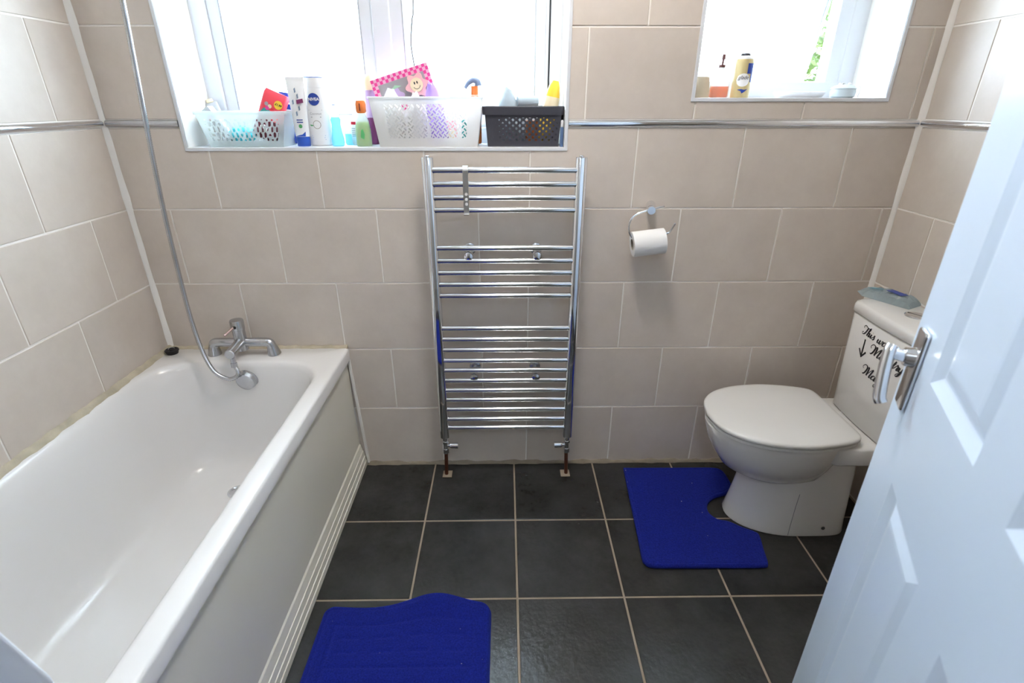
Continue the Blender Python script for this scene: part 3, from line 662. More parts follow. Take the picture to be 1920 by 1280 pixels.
# wipes packet on the cistern
pk = thing('wipes_packet', 'crinkled pale blue plastic packet lying on the toilet cistern', 'packet', (2.555, -.185, .8005), math.radians(28))
V, F = [], []; nx, ny = 18, 10; rnd = random.Random(3)
def ph(i, j, top):
    u, v = i/nx*2-1, j/ny*2-1; e = max(0, (1-abs(u)**4)*(1-abs(v)**4))
    return (.001+(.020*e**.6+.014*rnd.random()*e) if top else .0)
for top in (0, 1):
    for j in range(ny+1):
        for i in range(nx+1): V.append(((j/ny-.5)*.085, (i/nx-.5)*-.165, ph(i, j, top)+(.012 if i == 0 else .006 if i == 1 else 0)))
K = (nx+1)*(ny+1)
for j in range(ny):
    for i in range(nx):
        a = j*(nx+1)+i; F += [(a, a+1, a+nx+2, a+nx+1), (a+K, a+K+nx+1, a+K+nx+2, a+K+1)]
for i in range(nx): F += [(i, i+K, i+1+K, i+1), (ny*(nx+1)+i, ny*(nx+1)+i+1, ny*(nx+1)+i+1+K, ny*(nx+1)+i+K)]
for j in range(ny): a = j*(nx+1); F += [(a, a+nx+1, a+nx+1+K, a+K), (a+nx, a+nx+K, a+2*nx+1+K, a+2*nx+1)]
obj('film', (V, F), 'wrap', pk)
obj('label_print', tf(box(-.036, .005, -.045, .005, .0335, .0345), rot=(.1, .12, 0)), 'navy', pk)
obj('label_print', tf(box(-.034, -.010, .015, .055, .0315, .0325), rot=(-.15, .2, 0)), 'cyanp', pk)

# ------------------------------------------------------------------ rugs
def smooth_poly(P, k=5):
    Q = catmull([(x, y, 0) for x, y in P+P[:1]], k)[:-1]; return [(p.x, p.y) for p in Q]
mp2 = [(1.763, -.059), (1.754, -.18), (1.744, -.317), (1.735, -.44), (1.728, -.525), (1.732, -.551), (1.755, -.566), (1.85, -.569), (1.94, -.570), (2.04, -.571), (2.122, -.570), (2.141, -.557), (2.153, -.50), (2.166, -.437), (2.154, -.417), (2.120, -.396), (2.083, -.368), (2.050, -.358), (2.031, -.335), (2.028, -.305), (2.044, -.270), (2.080, -.240), (2.14, -.217), (2.170, -.181), (2.173, -.105), (2.160, -.072), (2.128, -.063), (2.04, -.061), (1.944, -.061), (1.85, -.060)]
mp2 = smooth_poly(mp2)
def inset(P, d):
    out = []; n = len(P)
    for i in range(n):
        a, c = P[i-2], P[(i+2) % n]; e = Vector((c[0]-a[0], c[1]-a[1])).normalized(); out.append((P[i][0]-e.y*d, P[i][1]+e.x*d))
    return out
cx, cy = 1.93, -.31
R = [[(x-cx, y-cy, z) for x, y in inset(mp2, d)] for d, z in ((0.004, .0008), (0, .004), (0, .010), (.002, .0145), (.006, .0165), (.011, .0165), (.013, .0150), (.015, .0160))]
rug2 = thing('toilet_pedestal_mat', 'navy blue pedestal mat with a cut-out around the toilet foot', 'bath mat', (cx, cy, 0))
sh = loft(R, cap1=False); me_top = bmesh.new(); vs = [me_top.verts.new(p) for p in R[-1]]; me_top.faces.new(vs); bmesh.ops.triangulate(me_top, faces=me_top.faces[:])
idx = {v: i for i, v in enumerate(me_top.verts)}; topf = [tuple(idx[v] for v in f.verts) for f in me_top.faces]; topv = [tuple(v.co) for v in me_top.verts]; me_top.free()
obj('pile', S(sh, (topv, topf)), 'rug', rug2, smooth=True, sharp=60)
rug1 = thing('bath_mat', 'royal blue rectangular bath mat lying beside the bath', 'bath mat', (.975, -1.1, 0))
nx, ny = 110, 170; wx, wy = .252, .405; V = []; F = []
def grooves(x, y):
    # pressed key pattern: two frames of lines and short cross strokes
    d = 1.
    for l in (.335, .205, .075, -.055, -.185, -.315):
        if abs(x) < .20: d = min(d, abs(y-l))
    for i, l in enumerate((.27, .14, .01, -.12, -.25)):
        for c in (-.15, -.05, .05, .15):
            if abs(x-c) < .03: d = min(d, abs(y-l-.022), abs(y-l+.022))
            if abs(y-l) < .022 and (c > 0) == (i % 2 == 0): d = min(d, abs(x-c-.03))
    for c in (-.20, .20):
        if abs(y) < .335: d = min(d, abs(x-c))
    return d
for j in range(ny+1):
    for i in range(nx+1):
        x, y = (i/nx*2-1)*wx, (j/ny*2-1)*wy; ed = min(wx-abs(x), wy-abs(y))
        r = .035; dx, dy = max(0, abs(x)-(wx-r)), max(0, abs(y)-(wy-r))
        if dx > 0 and dy > 0:
            k = max(dx, dy)/math.hypot(dx, dy); x = math.copysign(wx-r+dx*k, x); y = math.copysign(wy-r+dy*k, y)
        h = .019*min(1., math.sqrt(max(0, ed)/.010)) if ed < .010 else .019
        g = grooves(x, y); h -= .003*math.exp(-(g/.004)**2) if ed > .02 else 0
        if .012 < ed < .020: h -= .002
        wv = math.exp(-((x-.085)/.10)**2); fy_ = max(0, (y-.22)/.185)
        yy = y+.024*wv*fy_ - .010*math.exp(-((x+.12)/.12)**2)*fy_; h += .030*wv*fy_**2*max(0, 1-abs(y-.375)/.10)
        V.append((x, yy, max(h, .0015)))
for j in range(ny):
    for i in range(nx): a = j*(nx+1)+i; F.append((a, a+1, a+nx+2, a+nx+1))
obj('pile', (V, F), 'rug', rug1, smooth=True, sharp=70)

# ------------------------------------------------------------------ door
dirv = Vector((.44218, .89692)); nv = Vector((-.89692, .44218)); E0 = Vector((1.937, -1.047)); DW = .78
door = bpy.data.objects.new('door_1', None); COL.objects.link(door); door.location = (*(E0-dirv*DW), 0)
door.rotation_euler = (0, 0, math.atan2(dirv.y, dirv.x)); struct(door, 'white gloss panelled door standing open at the right edge', 'door')
# door space: x from hinge to free edge, y along the face normal, z up; s = distance from the free edge
def D(s): return DW-s
cs_ = [0, .134, .341, .442, .649, DW]; cz_ = [.012, .22, .86, 1.038, 1.86, 1.985]
V, F = [], []
def q4(a, b, c, d):
    k = len(V); V.extend([a, b, c, d]); F.append((k, k+1, k+2, k+3))
panels = []
for i in range(5):
    for j in range(5):
        s0, s1, z0, z1 = cs_[i], cs_[i+1], cz_[j], cz_[j+1]
        if i in (1, 3) and j in (1, 3): panels.append((s0, s1, z0, z1)); continue
        for yy in (0, -.035): q4((D(s0), yy, z0), (D(s1), yy, z0), (D(s1), yy, z1), (D(s0), yy, z1))
for (a, b) in (((0, cz_[0]), (DW, cz_[0])), ((0, cz_[-1]), (DW, cz_[-1]))): q4((a[0], 0, a[1]), (b[0], 0, b[1]), (b[0], -.035, b[1]), (a[0], -.035, a[1]))
for x in (0, DW): q4((x, 0, cz_[0]), (x, 0, cz_[-1]), (x, -.035, cz_[-1]), (x, -.035, cz_[0]))
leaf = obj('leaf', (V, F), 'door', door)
for s0, s1, z0, z1 in panels:
    R = []
    for ins, dp in ((0, 0), (.003, -.0015), (.016, -.0075), (.019, -.0085), (.023, -.0082), (.040, -.0025), (.046, -.002)):
        R.append([(D(s0+ins), dp, z0+ins), (D(s1-ins), dp, z0+ins), (D(s1-ins), dp, z1-ins), (D(s0+ins), dp, z1-ins)])
    Rb = [[(x, -.035-y, z) for x, y, z in r] for r in R]
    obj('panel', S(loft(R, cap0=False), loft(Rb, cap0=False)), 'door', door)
hs = .057
hd = obj('handle_plate', tf(rbox(-.021, .021, -.074, .058, 0, .008, .006, .003), loc=(D(hs), 0, 1.030), rot=(PI/2, 0, PI)), 'chrome', door, smooth=True)
for v in hd.data.vertices: pass
obj('rose', S(cyl((D(hs), .007, 1.042), (D(hs), .020, 1.042), .0165, 20, .014)), 'chrome', hd, smooth=True)
obj('lever_neck', cyl((D(hs), .018, 1.042), (D(hs), .042, 1.045), .0095, 16, .009), 'chrome', hd, smooth=True)
obj('lever', tube([(D(hs-.002), .038, 1.056), (D(hs+.004), .041, 1.045), (D(hs+.016), .042, 1.015), (D(hs+.029), .041, .982), (D(hs+.033), .037, .972)], lambda i, n: .0092, 16, 6), 'chrome', hd, smooth=True)
obj('latch_plate', box(DW-.0005, DW+.0012, -.027, -.008, .97, 1.13), 'steel', door)
obj('bolt_keep', tf(rbox(-.011, .009, -.046, -.030, 1.215, 1.275, .004, .003), loc=(DW, 0, 0)), 'white', door)
for z in (.25, 1.75): obj('hinge_barrel', cyl((-.004, -.006, z-.05), (-.004, -.006, z+.05), .006, 12), 'steel', door, smooth=True)

# ------------------------------------------------------------------ curtain at the near end of the bath
cur = thing('shower_curtain', 'bluish white shower curtain gathered at the near end of the bath', 'curtain', (.58, -1.5, .30))
V, F = [], []; nu, nvv = 70, 30
for j in range(nvv+1):
    z = .36+(1.98-.36)*j/nvv; lead = -1.245-.19*(z-.32); lo = max(0, (.62-z)/.3)
    for i in range(nu+1):
        u = i/nu; y = lead+(-1.60+.13*lo-lead)*u; x = .585+.018*math.sin(u*26+1.5)*(1 if u > .04 else u/.04)+.012*math.sin(u*9+z*1.5)-.095*lo
        V.append((x-.58, y+1.5, z-.30))
for j in range(nvv):
    for i in range(nu): a = j*(nu+1)+i; F.append((a, a+1, a+nu+2, a+nu+1))
cme = to_mesh('cloth', (V, F), True, sharp=180); co = obj('cloth', cme, 'cloth', cur); sm = co.modifiers.new('thickness', 'SOLIDIFY'); sm.thickness = .0015
rod = tag(obj('curtain_rod', cyl((.585, .0, 2.0), (.585, FRONT, 2.0), .0125, 14), 'chrome', smooth=True), 'chrome shower curtain rod above the bath edge', 'rod')

# ------------------------------------------------------------------ things on the big sill
SZ = WIN1[2]
def mask_panel(w, h, cell, solid, t):
    # a moulded plate with real holes: grid cells (u, v), kept where solid(u, v)
    nx, nz = int(round(w/cell)), int(round(h/cell)); cw, chh = w/nx, h/nz; keep = set()
    for i in range(nx):
        for j in range(nz):
            if solid((i+.5)*cw-w/2, (j+.5)*chh): keep.add((i, j))
    vid = {}; V = []; F = []
    def v(i, j, k):
        if (i, j, k) not in vid: vid[(i, j, k)] = len(V); V.append((i*cw-w/2, -t if k else 0., j*chh))
        return vid[(i, j, k)]
    for i, j in keep:
        F.append((v(i, j, 1), v(i+1, j, 1), v(i+1, j+1, 1), v(i, j+1, 1))); F.append((v(i, j, 0), v(i, j+1, 0), v(i+1, j+1, 0), v(i+1, j, 0)))
        for (di, dj), (p, q_) in (((-1, 0), ((0, 0), (0, 1))), ((1, 0), ((1, 0), (1, 1))), ((0, -1), ((0, 0), (1, 0))), ((0, 1), ((0, 1), (1, 1)))):
            if (i+di, j+dj) not in keep: F.append((v(i+p[0], j+p[1], 0), v(i+p[0], j+p[1], 1), v(i+q_[0], j+q_[1], 1), v(i+q_[0], j+q_[1], 0)))
    return V, F
def basket(name, label, loc, wt, wb, dt, db, h, m, solid, rimh, cell=.0022, group=None, rotz=0.):
    b = thing(name, label, 'basket', loc, rotz, group); t = .0022
    def taper(sh, depth_sign):
        def f(x, y, z):
            k = z/h; sx = (wb+(wt-wb)*k)/wt; return (x*sx, depth_sign*(-(db+(dt-db)*k)/2)+y*depth_sign, z)
        return mp(sh, f)
    fp = mask_panel(wt, h-rimh*.5, cell, solid, t)
    obj('side_wall', taper(fp, 1), m, b); 
    obj('side_wall', taper(mask_panel(wt, h-rimh*.5, h/8, lambda u, v: True, t), -1), m, b)
    for sx in (-1, 1):
        pts = [(sx*wb/2, -db/2, 0), (sx*wb/2, db/2, 0), (sx*wt/2, dt/2, h), (sx*wt/2, -dt/2, h)]
        obj('end_wall', S((pts+[(p[0]-sx*t, p[1], p[2]) for p in pts], [(0, 1, 2, 3), (4, 7, 6, 5), (0, 4, 5, 1), (2, 6, 7, 3), (1, 5, 6, 2), (0, 3, 7, 4)])), m, b)
    obj('base', box(-wb/2, wb/2, -db/2, db/2, 0, .003), m, b)
    R = [[(x, y, z) for x, y in rrect(0, 0, wt/2+e, dt/2+e, .012, 5, 0)] for e, z in ((.001, h-rimh), (.0055, h-rimh), (.0065, h-.002), (.005, h), (-.001, h), (-.002, h-.004), (-.001, h-rimh))]
    obj('rim', loft(R, False, False), m, b, smooth=True); return b
def herring(u, v):
    if abs(u) > .138 or not .026 < v < .128: return True
    p = .0175; a, b = (u+v)/p, (v-u)/p; i, j = math.floor(a), math.floor(b); fa, fb = a-i-.5, b-j-.5
    if (i+j) % 2 == 0: return not (abs(fb) < .20 and abs(fa) < .62) and not (abs(fa) > .40 and abs(fb) < .20)
    return not (abs(fa) < .20 and abs(fb) < .62)
basket('white_basket', 'white plastic basket with herringbone cut-outs on the big window sill', (1.025, .082, SZ), .362, .320, .135, .115, .150, 'wbasket', herring, .006, .0018)
def dots(u, v):
    if not .018 < v < .088: return True
    p = .0229; q = .0088; r = round((v-.02)/q); d = min(math.hypot(u-(round(u/p-(rr_ % 2)*.5)+(rr_ % 2)*.5)*p, (v-.02)-rr_*q) for rr_ in (r-1, r, r+1))
    if abs(u) > .118: return True
    return d > .0044*max(.35, 1-(abs(u-.012)/.118)**2*.75)
basket('charcoal_basket', 'charcoal plastic basket with round holes on the big window sill', (1.335, .090, SZ), .252, .232, .130, .115, .122, 'dbasket', dots, .026, .0016)
def pills(u, v):
    if not .018 < v < .085 or abs(u) > .125: return True
    p = .017; r = round((v-.02)/.0165); k = round(u/p-(r % 2)*.5)+(r % 2)*.5; du, dv = abs(u-k*p), abs(v-.02-r*.0165)
    return not (math.hypot(du, max(0, dv-(.004 if (r+int(k*2)) % 3 else 0))) < .0042)
basket('clear_basket', 'clear plastic basket with rounded holes at the left of the big window sill', (.432, .078, SZ), .288, .238, .135, .115, .108, 'clearp', pills, .010, .0024)

def oval_bottle(prof, n=28):
    # profile of (half width, half depth, z)
    return loft([[(a*math.cos(2*PI*j/n), b*math.sin(2*PI*j/n), z) for j in range(n)] for a, b, z in prof])
# white lotion bottle
t = thing('lotion_bottle', 'tall white lotion bottle with a round blue logo reading NIVEA on the sill', 'bottle', (.655, .085, SZ))
obj('body', oval_bottle([(.034, .018, 0), (.0385, .021, .004), (.039, .0215, .02), (.039, .0215, .10), (.0375, .021, .135), (.033, .0195, .165), (.031, .019, .175)]), 'white', t, smooth=True)
obj('cap', oval_bottle([(.031, .019, .1755), (.0315, .0192, .178), (.0315, .0192, .205), (.029, .018, .2075)]), 'white', t, smooth=True)
obj('cap_line', oval_bottle([(.0317, .0194, .2050), (.0317, .0194, .2075), (.030, .0185, .2078)]), 'navy', t, smooth=True)
def on_oval(sh, a, b, z): return [(p[0], -b*math.sqrt(max(0, 1-(p[0]/a)**2))-.0006, z+p[1]) for p in sh[0]], sh[1]
obj('logo_disc', on_oval(flat(disc((0, 0), .0185, 28)), .0385, .0222, .142), 'navy', t)
obj('logo_text', mp(on_oval(text_shape('NIVEA', .0125, bold=.0004), .0385, .0226, .142), lambda x, y, z: (x, y-.0004, z)), 'wlabel', t)
obj('label_text', S(on_oval(text_shape('Coconut', .0105), .039, .0218, .099), on_oval(rect(0, .089, .034, .0022), .039, .0218, 0), on_oval(rect(0, .110, .045, .0008), .039, .0218, 0)), mat('grey_print', (.35, .35, .38), .5), t)
rg = [(.013*math.cos(2*PI*k/24), .013*math.sin(2*PI*k/24)) for k in range(25)]; rg2 = [(x*.88, y*.88) for x, y in rg]
obj('coconut_print', on_oval(([(x, y, 0) for x, y in rg+rg2], [(k, k+1, k+26, k+25) for k in range(24)]), .039, .0218, .066), 'card', t)
obj('leaf_print', on_oval(flat([(-.026, .004), (-.019, -.001), (-.010, .001), (-.017, .004)]), .039, .0218, .062), 'green', t)
obj('fine_print', on_oval(S(*[rect(0, .032-.006*k, .046-.004*(k % 2), .0022) for k in range(3)]), .039, .0218, 0), mat('faint_blue_print', (.55, .60, .75), .5), t)
# white tube on a blue cap
t = thing('cream_tube', 'white squeeze tube standing on its royal blue cap on the sill', 'tube', (.604, .060, SZ))
obj('cap', oval_bottle([(.0200, .016, 0), (.0215, .0175, .002), (.0225, .0185, .026), (.021, .018, .030)]), 'blue', t, smooth=True)
obj('body', oval_bottle([(.0222, .0185, .030), (.0230, .0185, .034), (.0245, .0175, .08), (.027, .012, .15), (.0285, .005, .192), (.029, .0022, .196), (.029, .0020, .207)]), 'white', t, smooth=True)
obj('swoosh', [(x, -.0187-.0003, z) for x, z in [(-.015, .031), (.015, .031), (.017, .044), (.006, .037), (-.008, .034)]] and ([(x, -.0192, z) for x, z in [(-.016, .031), (.016, .031), (.018, .046), (.006, .037), (-.008, .034)]], [(0, 1, 2, 3, 4)]), 'blue', t)
obj('print_stroke', S(*[([(x+.008*math.sin(k*2.3), -.0182, z), (x+.008*math.sin(k*2.3)+.005, -.0182, z+.003), (x+.008*math.sin(k*2.3)+.004, -.0172, z+.016), (x+.008*math.sin(k*2.3)-.001, -.0172, z+.012)], [(0, 1, 2, 3)]) for k, (x, z) in enumerate(((-.004, .092), (.0, .108), (-.003, .126), (.001, .143), (-.002, .160)))]), mat('slate_print', (.22, .30, .42), .5), t)
obj('stamp', ([(x, -.0178, z) for x, z in [(.002, .128), (.024, .132), (.023, .144), (.002, .140)]], [(0, 1, 2, 3)]), 'magenta', t)
obj('green_mark', front(flat(disc((0, 0), .006, 14)), .004, -.0186, .062), 'green', t)
obj('blue_print', S(*[front(rect(0, 0, .020, .003), .004, -.0186, .074+.007*k) for k in range(2)]), 'navy', t)
# roll-on bottles
def rollon(label, x, y, m, capm, h=.127, r=.020):
    t = thing('roll_on_bottle', label, 'bottle', (x, y, SZ), group='roll-on bottles on the big sill')
    obj('body', lathe([(r*.85, 0), (r, .003), (r, h*.18), (r*.80, h*.35), (r*.70, h*.52), (r*.80, h*.64), (r*.62, h*.70)], 24), m, t, smooth=True)
    obj('cap', lathe([(r*.72, h*.70), (r*.74, h*.71), (r*.74, h*.88), (r*.55, h*.97), (r*.02, h)], 24), 'milky', t, smooth=True)
    obj('cap_top', lathe([(r*.34, h*.975), (r*.34, h*.995), (r*.1, h*1.005)], 16), capm, t, smooth=True)
    return t
rollon('clear cyan roll-on bottle standing beside the white lotion bottle', .717, .065, 'cyanp', 'navy')
t = thing('spray_bottle', 'low clear bottle of bright blue liquid behind the cyan roll-on', 'bottle', (.752, .115, SZ))
obj('body', oval_bottle([(.020, .012, 0), (.023, .014, .004), (.023, .014, .035)]), 'cyanp', t, smooth=True)
obj('shoulder', oval_bottle([(.0228, .0138, .0355), (.020, .013, .06), (.010, .009, .078), (.009, .008, .085)]), 'clearp', t, smooth=True)
# gel bottle with an orange cap
t = thing('gel_bottle', 'small clear bottle of pale green gel with an orange cap', 'bottle', (.808, .050, SZ))
obj('gel', oval_bottle([(.022, .013, .001), (.0245, .0145, .005), (.0240, .0142, .05), (.019, .012, .075)]), 'greenliq', t, smooth=True)
obj('shell', oval_bottle([(.0235, .0145, 0), (.026, .016, .005), (.0255, .0157, .05), (.021, .0135, .078), (.012, .010, .098), (.011, .009, .102)]), 'clearp', t, smooth=True)
cp = obj('cap', oval_bottle([(.013, .0115, .101), (.0165, .0135, .106), (.0175, .0140, .128), (.0145, .012, .138), (.010, .009, .140)]), 'orange', t, smooth=True)
obj('cap_slot', box(-.0014, .0014, -.0146, -.0130, .108, .130), 'dkred', cp)
obj('label_leaf', front(flat([(-.007, -.01), (.004, -.016), (.007, .0), (.002, .016), (-.004, .012)]), .001, -.0163, .038), 'green', t)
t = thing('shampoo_bottle', 'larger clear bottle with a red label behind the orange-capped gel', 'bottle', (.786, .100, SZ))
obj('body', oval_bottle([(.026, .015, 0), (.030, .018, .006), (.032, .019, .05), (.028, .017, .085), (.014, .011, .105), (.012, .010, .115)]), 'milky', t, smooth=True)
obj('cap', oval_bottle([(.0125, .0105, .1155), (.013, .011, .117), (.013, .011, .132), (.010, .009, .134)]), 'white', t, smooth=True)
obj('red_label', front(rect(0, 0, .016, .009), -.016, -.0180, .070), 'red', t)
obj('print', front(S(*[rect(0, .006*k, .015, .002) for k in range(5)]), -.016, -.0183, .03), mat('dark_print', (.15, .18, .2), .5), t)
# deodorant behind the gel
t = thing('deodorant_stick', 'lilac roll-on deodorant with a cream domed cap behind the gel bottles', 'deodorant', (.822, .150, SZ))
obj('foot', oval_bottle([(.022, .015, 0), (.025, .0175, .004), (.026, .018, .06), (.0255, .0178, .085)]), 'magenta', t, smooth=True)
obj('body', oval_bottle([(.0255, .0178, .0855), (.025, .0175, .12), (.0225, .016, .170)]), 'purple', t, smooth=True)
obj('cap', oval_bottle([(.0222, .0158, .1705), (.0215, .0155, .195), (.017, .0135, .210), (.009, .008, .2175), (.001, .001, .219)]), 'cream', t, smooth=True)
# plum tube foot seen between bottles
t = thing('plum_tube', 'dark plum cosmetics tube squeezed beside the white herringbone basket', 'tube', (.862, .165, SZ))
obj('body', oval_bottle([(.014, .012, .012), (.016, .013, .02), (.017, .008, .11), (.018, .002, .13)]), 'magenta', t, smooth=True)
obj('cap', oval_bottle([(.015, .0125, 0), (.016, .013, .002), (.0155, .013, .0118)]), 'navy', t, smooth=True)
# in the clear basket
t = thing('squeeze_tube', 'white tube with a small red oval leaning in the far left corner of the sill', 'tube', (.292, .162, SZ+.004))
rot = (math.radians(-4), math.radians(-12), 0)
obj('body', tf(oval_bottle([(.026, .018, .0), (.028, .020, .01), (.028, .018, .07), (.026, .010, .105), (.024, .004, .130)]), rot=rot), 'shade_white', t, smooth=True)
obj('cap', tf(oval_bottle([(.010, .006, .1305), (.012, .008, .133), (.011, .007, .142)]), rot=rot), 'cream', t, smooth=True)
t = thing('leaning_carton', 'white carton with a red oval mark leaning out of the clear basket', 'box', (.345, .105, SZ+.006))
rot = (0, math.radians(-33), 0)
obj('carton', tf(box(-.022, .022, -.018, .018, 0.008, .125), rot=rot), 'shade_white', t, bevel=.002)
obj('red_mark', tf(([(p[0]*1.0, -.0186, .095+p[1]*.6) for p in disc((0, 0), .011)], [tuple(range(20))]), rot=rot), 'red', t)
t = thing('pouch', 'coral red pouch with a dark maroon end tilted in the clear basket', 'pouch', (.462, .078, SZ+.010))
rot = (math.radians(-6), math.radians(24), 0)
def pouch(z0, z1, w, m):
    return tf(loft([[(x, y, z) for x, y in rrect(0, 0, ww, dd, min(ww, dd)*.8, 5, 2)] for ww, dd, z in ((w*.96, .004, z0), (w, .012, z0+.012), (w, .014, (z0+z1)/2), (w, .012, z1-.012), (w*.9, .006, z1))]), rot=rot)
obj('lower_part', pouch(.012, .075, .040, 'dkred'), 'dkred', t, smooth=True)
obj('upper_part', pouch(.076, .168, .040, 'coral'), 'coral', t, smooth=True)
obj('price_badge', tf(front(flat(disc((0, 0), .0135, 22)), .018, -.0148, .132), rot=rot), 'yellow', t)
obj('price_text', tf(front(text_shape('£1.99', .0095, .2, .0003), .018, -.0155, .132), rot=rot), 'black', t)
obj('picture', tf(front(S(flat([(-.026, .0), (.012, -.004), (.020, .014), (-.016, .018)])), -.006, -.0146, .090), rot=rot), 'teal', t)
for k, (px, pz, pm) in enumerate(((-.018, .122, 'greyc'), (-.006, .118, 'cream'), (.004, .109, 'red'), (-.012, .110, 'pinkd'))):
    obj('picture', tf(front(flat(disc((0, 0), .0065, 8)), px, -.0149-.0001*k, pz), rot=rot), pm, t)
obj('print_stroke', tf(front(S(*[rect(-.016+.0095*k, .045+.006*(k % 2), .005, .013) for k in range(4)]), 0, -.0146, 0), rot=rot), 'wlabel', t)
t = thing('packet', 'blue and navy packet behind the coral pouch in the clear basket', 'packet', (.532, .124, SZ+.008))
obj('film', tf(loft([[(x, y, z) for x, y in rrect(0, 0, ww, dd, dd*.8, 5, 2)] for ww, dd, z in ((.030, .004, 0), (.033, .014, .015), (.033, .015, .09), (.030, .003, .155))]), rot=(0, math.radians(8), 0)), 'navy', t, smooth=True)
for k in range(4): obj('white_band', tf(box(-.0335, .0335, -.0155, .0145, .055+.022*k, .061+.022*k), rot=(0, math.radians(8), 0)), 'wlabel', t)
t = thing('bath_puff', 'crumpled bright turquoise net sponge in the clear basket', 'sponge', (.398, .078, SZ+.004))
V, F = [], []; rr = random.Random(11)
R = [[((.040+.009*rr.random())*math.sin(PI*(i+.2)/8.4)*math.cos(2*PI*j/18), (.030+.006*rr.random())*math.sin(PI*(i+.2)/8.4)*math.sin(2*PI*j/18), .030-.029*math.cos(PI*(i+.2)/8.4)) for j in range(18)] for i in range(9)]
obj('net', loft(R), mat('turquoise_net', (.05, .55, .68), .6), t)
# pink gift box in the white basket
t = thing('pink_gift_box', 'pink checked gift box with a smiling flower tilted in the white basket', 'box', (.945, .100, SZ+.130))
tl = math.radians(16.5)
def pf(sh, y): return [(p[0]*math.cos(tl)-p[1]*math.sin(tl), y, p[0]*math.sin(tl)+p[1]*math.cos(tl)+.040) for p in sh[0]], sh[1]
BW, BH = .196, .112
bx_ = box(-BW/2, BW/2, 0, .030, -BH/2, BH/2); obj('box_body', [(x*math.cos(tl)-z*math.sin(tl), y, x*math.sin(tl)+z*math.cos(tl)+.040) for x, y, z in bx_[0]] and ([(x*math.cos(tl)-z*math.sin(tl), y, x*math.sin(tl)+z*math.cos(tl)+.040) for x, y, z in bx_[0]], bx_[1]), 'pinkl', t)
q_ = .0098; sq = []
for i in range(20):
    for j in range(11):
        x, z = -BW/2+q_*(i+.5), BH/2-.0102*(j+.5)
        if (i < 2 or i > 17 or j < 2 or j > 8) and (i+j) % 2 == 0: sq.append(rect(x, z, q_*.98, .0100))
obj('checks', pf(S(*sq), -.0006), 'pinkd', t)
obj('display_window', pf(rect(0, 0, BW-4*q_, BH-.042), -.0004), 'greyc', t)
def flower(cx_, cz_, r, k=6): return flat([(cx_+r*(1+.16*math.cos(k*a))*math.cos(a), cz_+r*(1+.16*math.cos(k*a))*math.sin(a)) for a in [2*PI*i/60 for i in range(60)]])
def puff(sh, y0, y1): V = pf(sh, y0)[0]; V2 = pf(sh, y1)[0]; n = len(V); return V+V2, [tuple(range(n)), tuple(range(2*n-1, n-1, -1))]+[(i, (i+1) % n, (i+1) % n+n, i+n) for i in range(n)]
obj('flower', puff(flower(.046, .0, .034), -.001, -.010), 'petal', t)
obj('flower_face', puff(flat(disc((.046, .002), .021, 24)), -.010, -.0125), 'cream', t)
sm_ = [(.046+.012*math.cos(a), .001+.012*math.sin(a)) for a in [PI+.3+(PI-.6)*k/12 for k in range(13)]]; sm2 = [(.046+.0105*math.cos(a), .001+.0105*math.sin(a)) for a in [PI+.3+(PI-.6)*k/12 for k in range(13)]]
obj('smile', pf(S(([(x, z, 0) for x, z in sm_+sm2], [(k, k+1, k+14, k+13) for k in range(12)]), flat([(.041+.0022*math.cos(a), .0085+.0045*math.sin(a)) for a in [2*PI*k/12 for k in range(12)]]), flat([(.050+.0022*math.cos(a), .0085+.0045*math.sin(a)) for a in [2*PI*k/12 for k in range(12)]])), -.0130), 'black', t)
obj('leaf_print', pf(flat([(-.045, .010), (-.025, .022), (-.004, .014), (-.02, .012)]), -.0009), mat('mint_print', (.35, .60, .42), .5), t)
obj('lilac_print', pf(flower(-.030, -.012, .024, 5), -.0008), 'purple', t)
# crumpled tissues, lilac bottle, orange bottle and others in the white basket
def crumple(w, d, h, seed, n=14, m=8):
    r_ = random.Random(seed); R = []
    for i in range(m):
        f = i/(m-1); k = max(.12, 1-f**5)**.5
        R.append([(w*k*(.86+.28*r_.random())*math.cos(2*PI*j/n), d*k*(.86+.28*r_.random())*math.sin(2*PI*j/n), h*f*(.92+.16*r_.random())) for j in range(n)])
    return loft(R)
tag(obj('tissue', crumple(.036, .030, .160, 2), 'paper', smooth=True, sharp=80, loc=(.908, .065, SZ+.004)), 'crumpled white tissue poking up at the left in the white basket', 'tissue', 'tissues in the white basket')
tag(obj('tissue', crumple(.030, .028, .153, 5), 'paper', smooth=True, sharp=80, loc=(.987, .062, SZ+.004)), 'crumpled white tissue in front of the smiling flower', 'tissue', 'tissues in the white basket')
t = thing('soft_bag', 'soft lilac bag rising over the rim of the white basket', 'bag', (1.064, .062, SZ+.004))
obj('bag_body', tf(crumple(.028, .024, .185, 9), rot=(0, math.radians(-9), 0)), 'lilac', t, smooth=True, sharp=80)
obj('bag_tie', tf(tube([(.026*math.cos(a), .022*math.sin(a), .10+.01*math.sin(a)) for a in [2*PI*k/16 for k in range(17)]], .0018, 6, 2), rot=(0, math.radians(-9), 0)), 'white', t, smooth=True)
t = thing('orange_trigger_bottle', 'orange bottle with a slate blue curved cap in the white basket', 'bottle', (1.176, .105, SZ+.004))
obj('body', oval_bottle([(.018, .014, 0), (.020, .016, .005), (.020, .016, .12), (.013, .012, .150)]), 'orange', t, smooth=True)
obj('neck', oval_bottle([(.012, .011, .1505), (.0125, .0115, .152), (.0125, .0115, .178)]), 'orange', t, smooth=True)
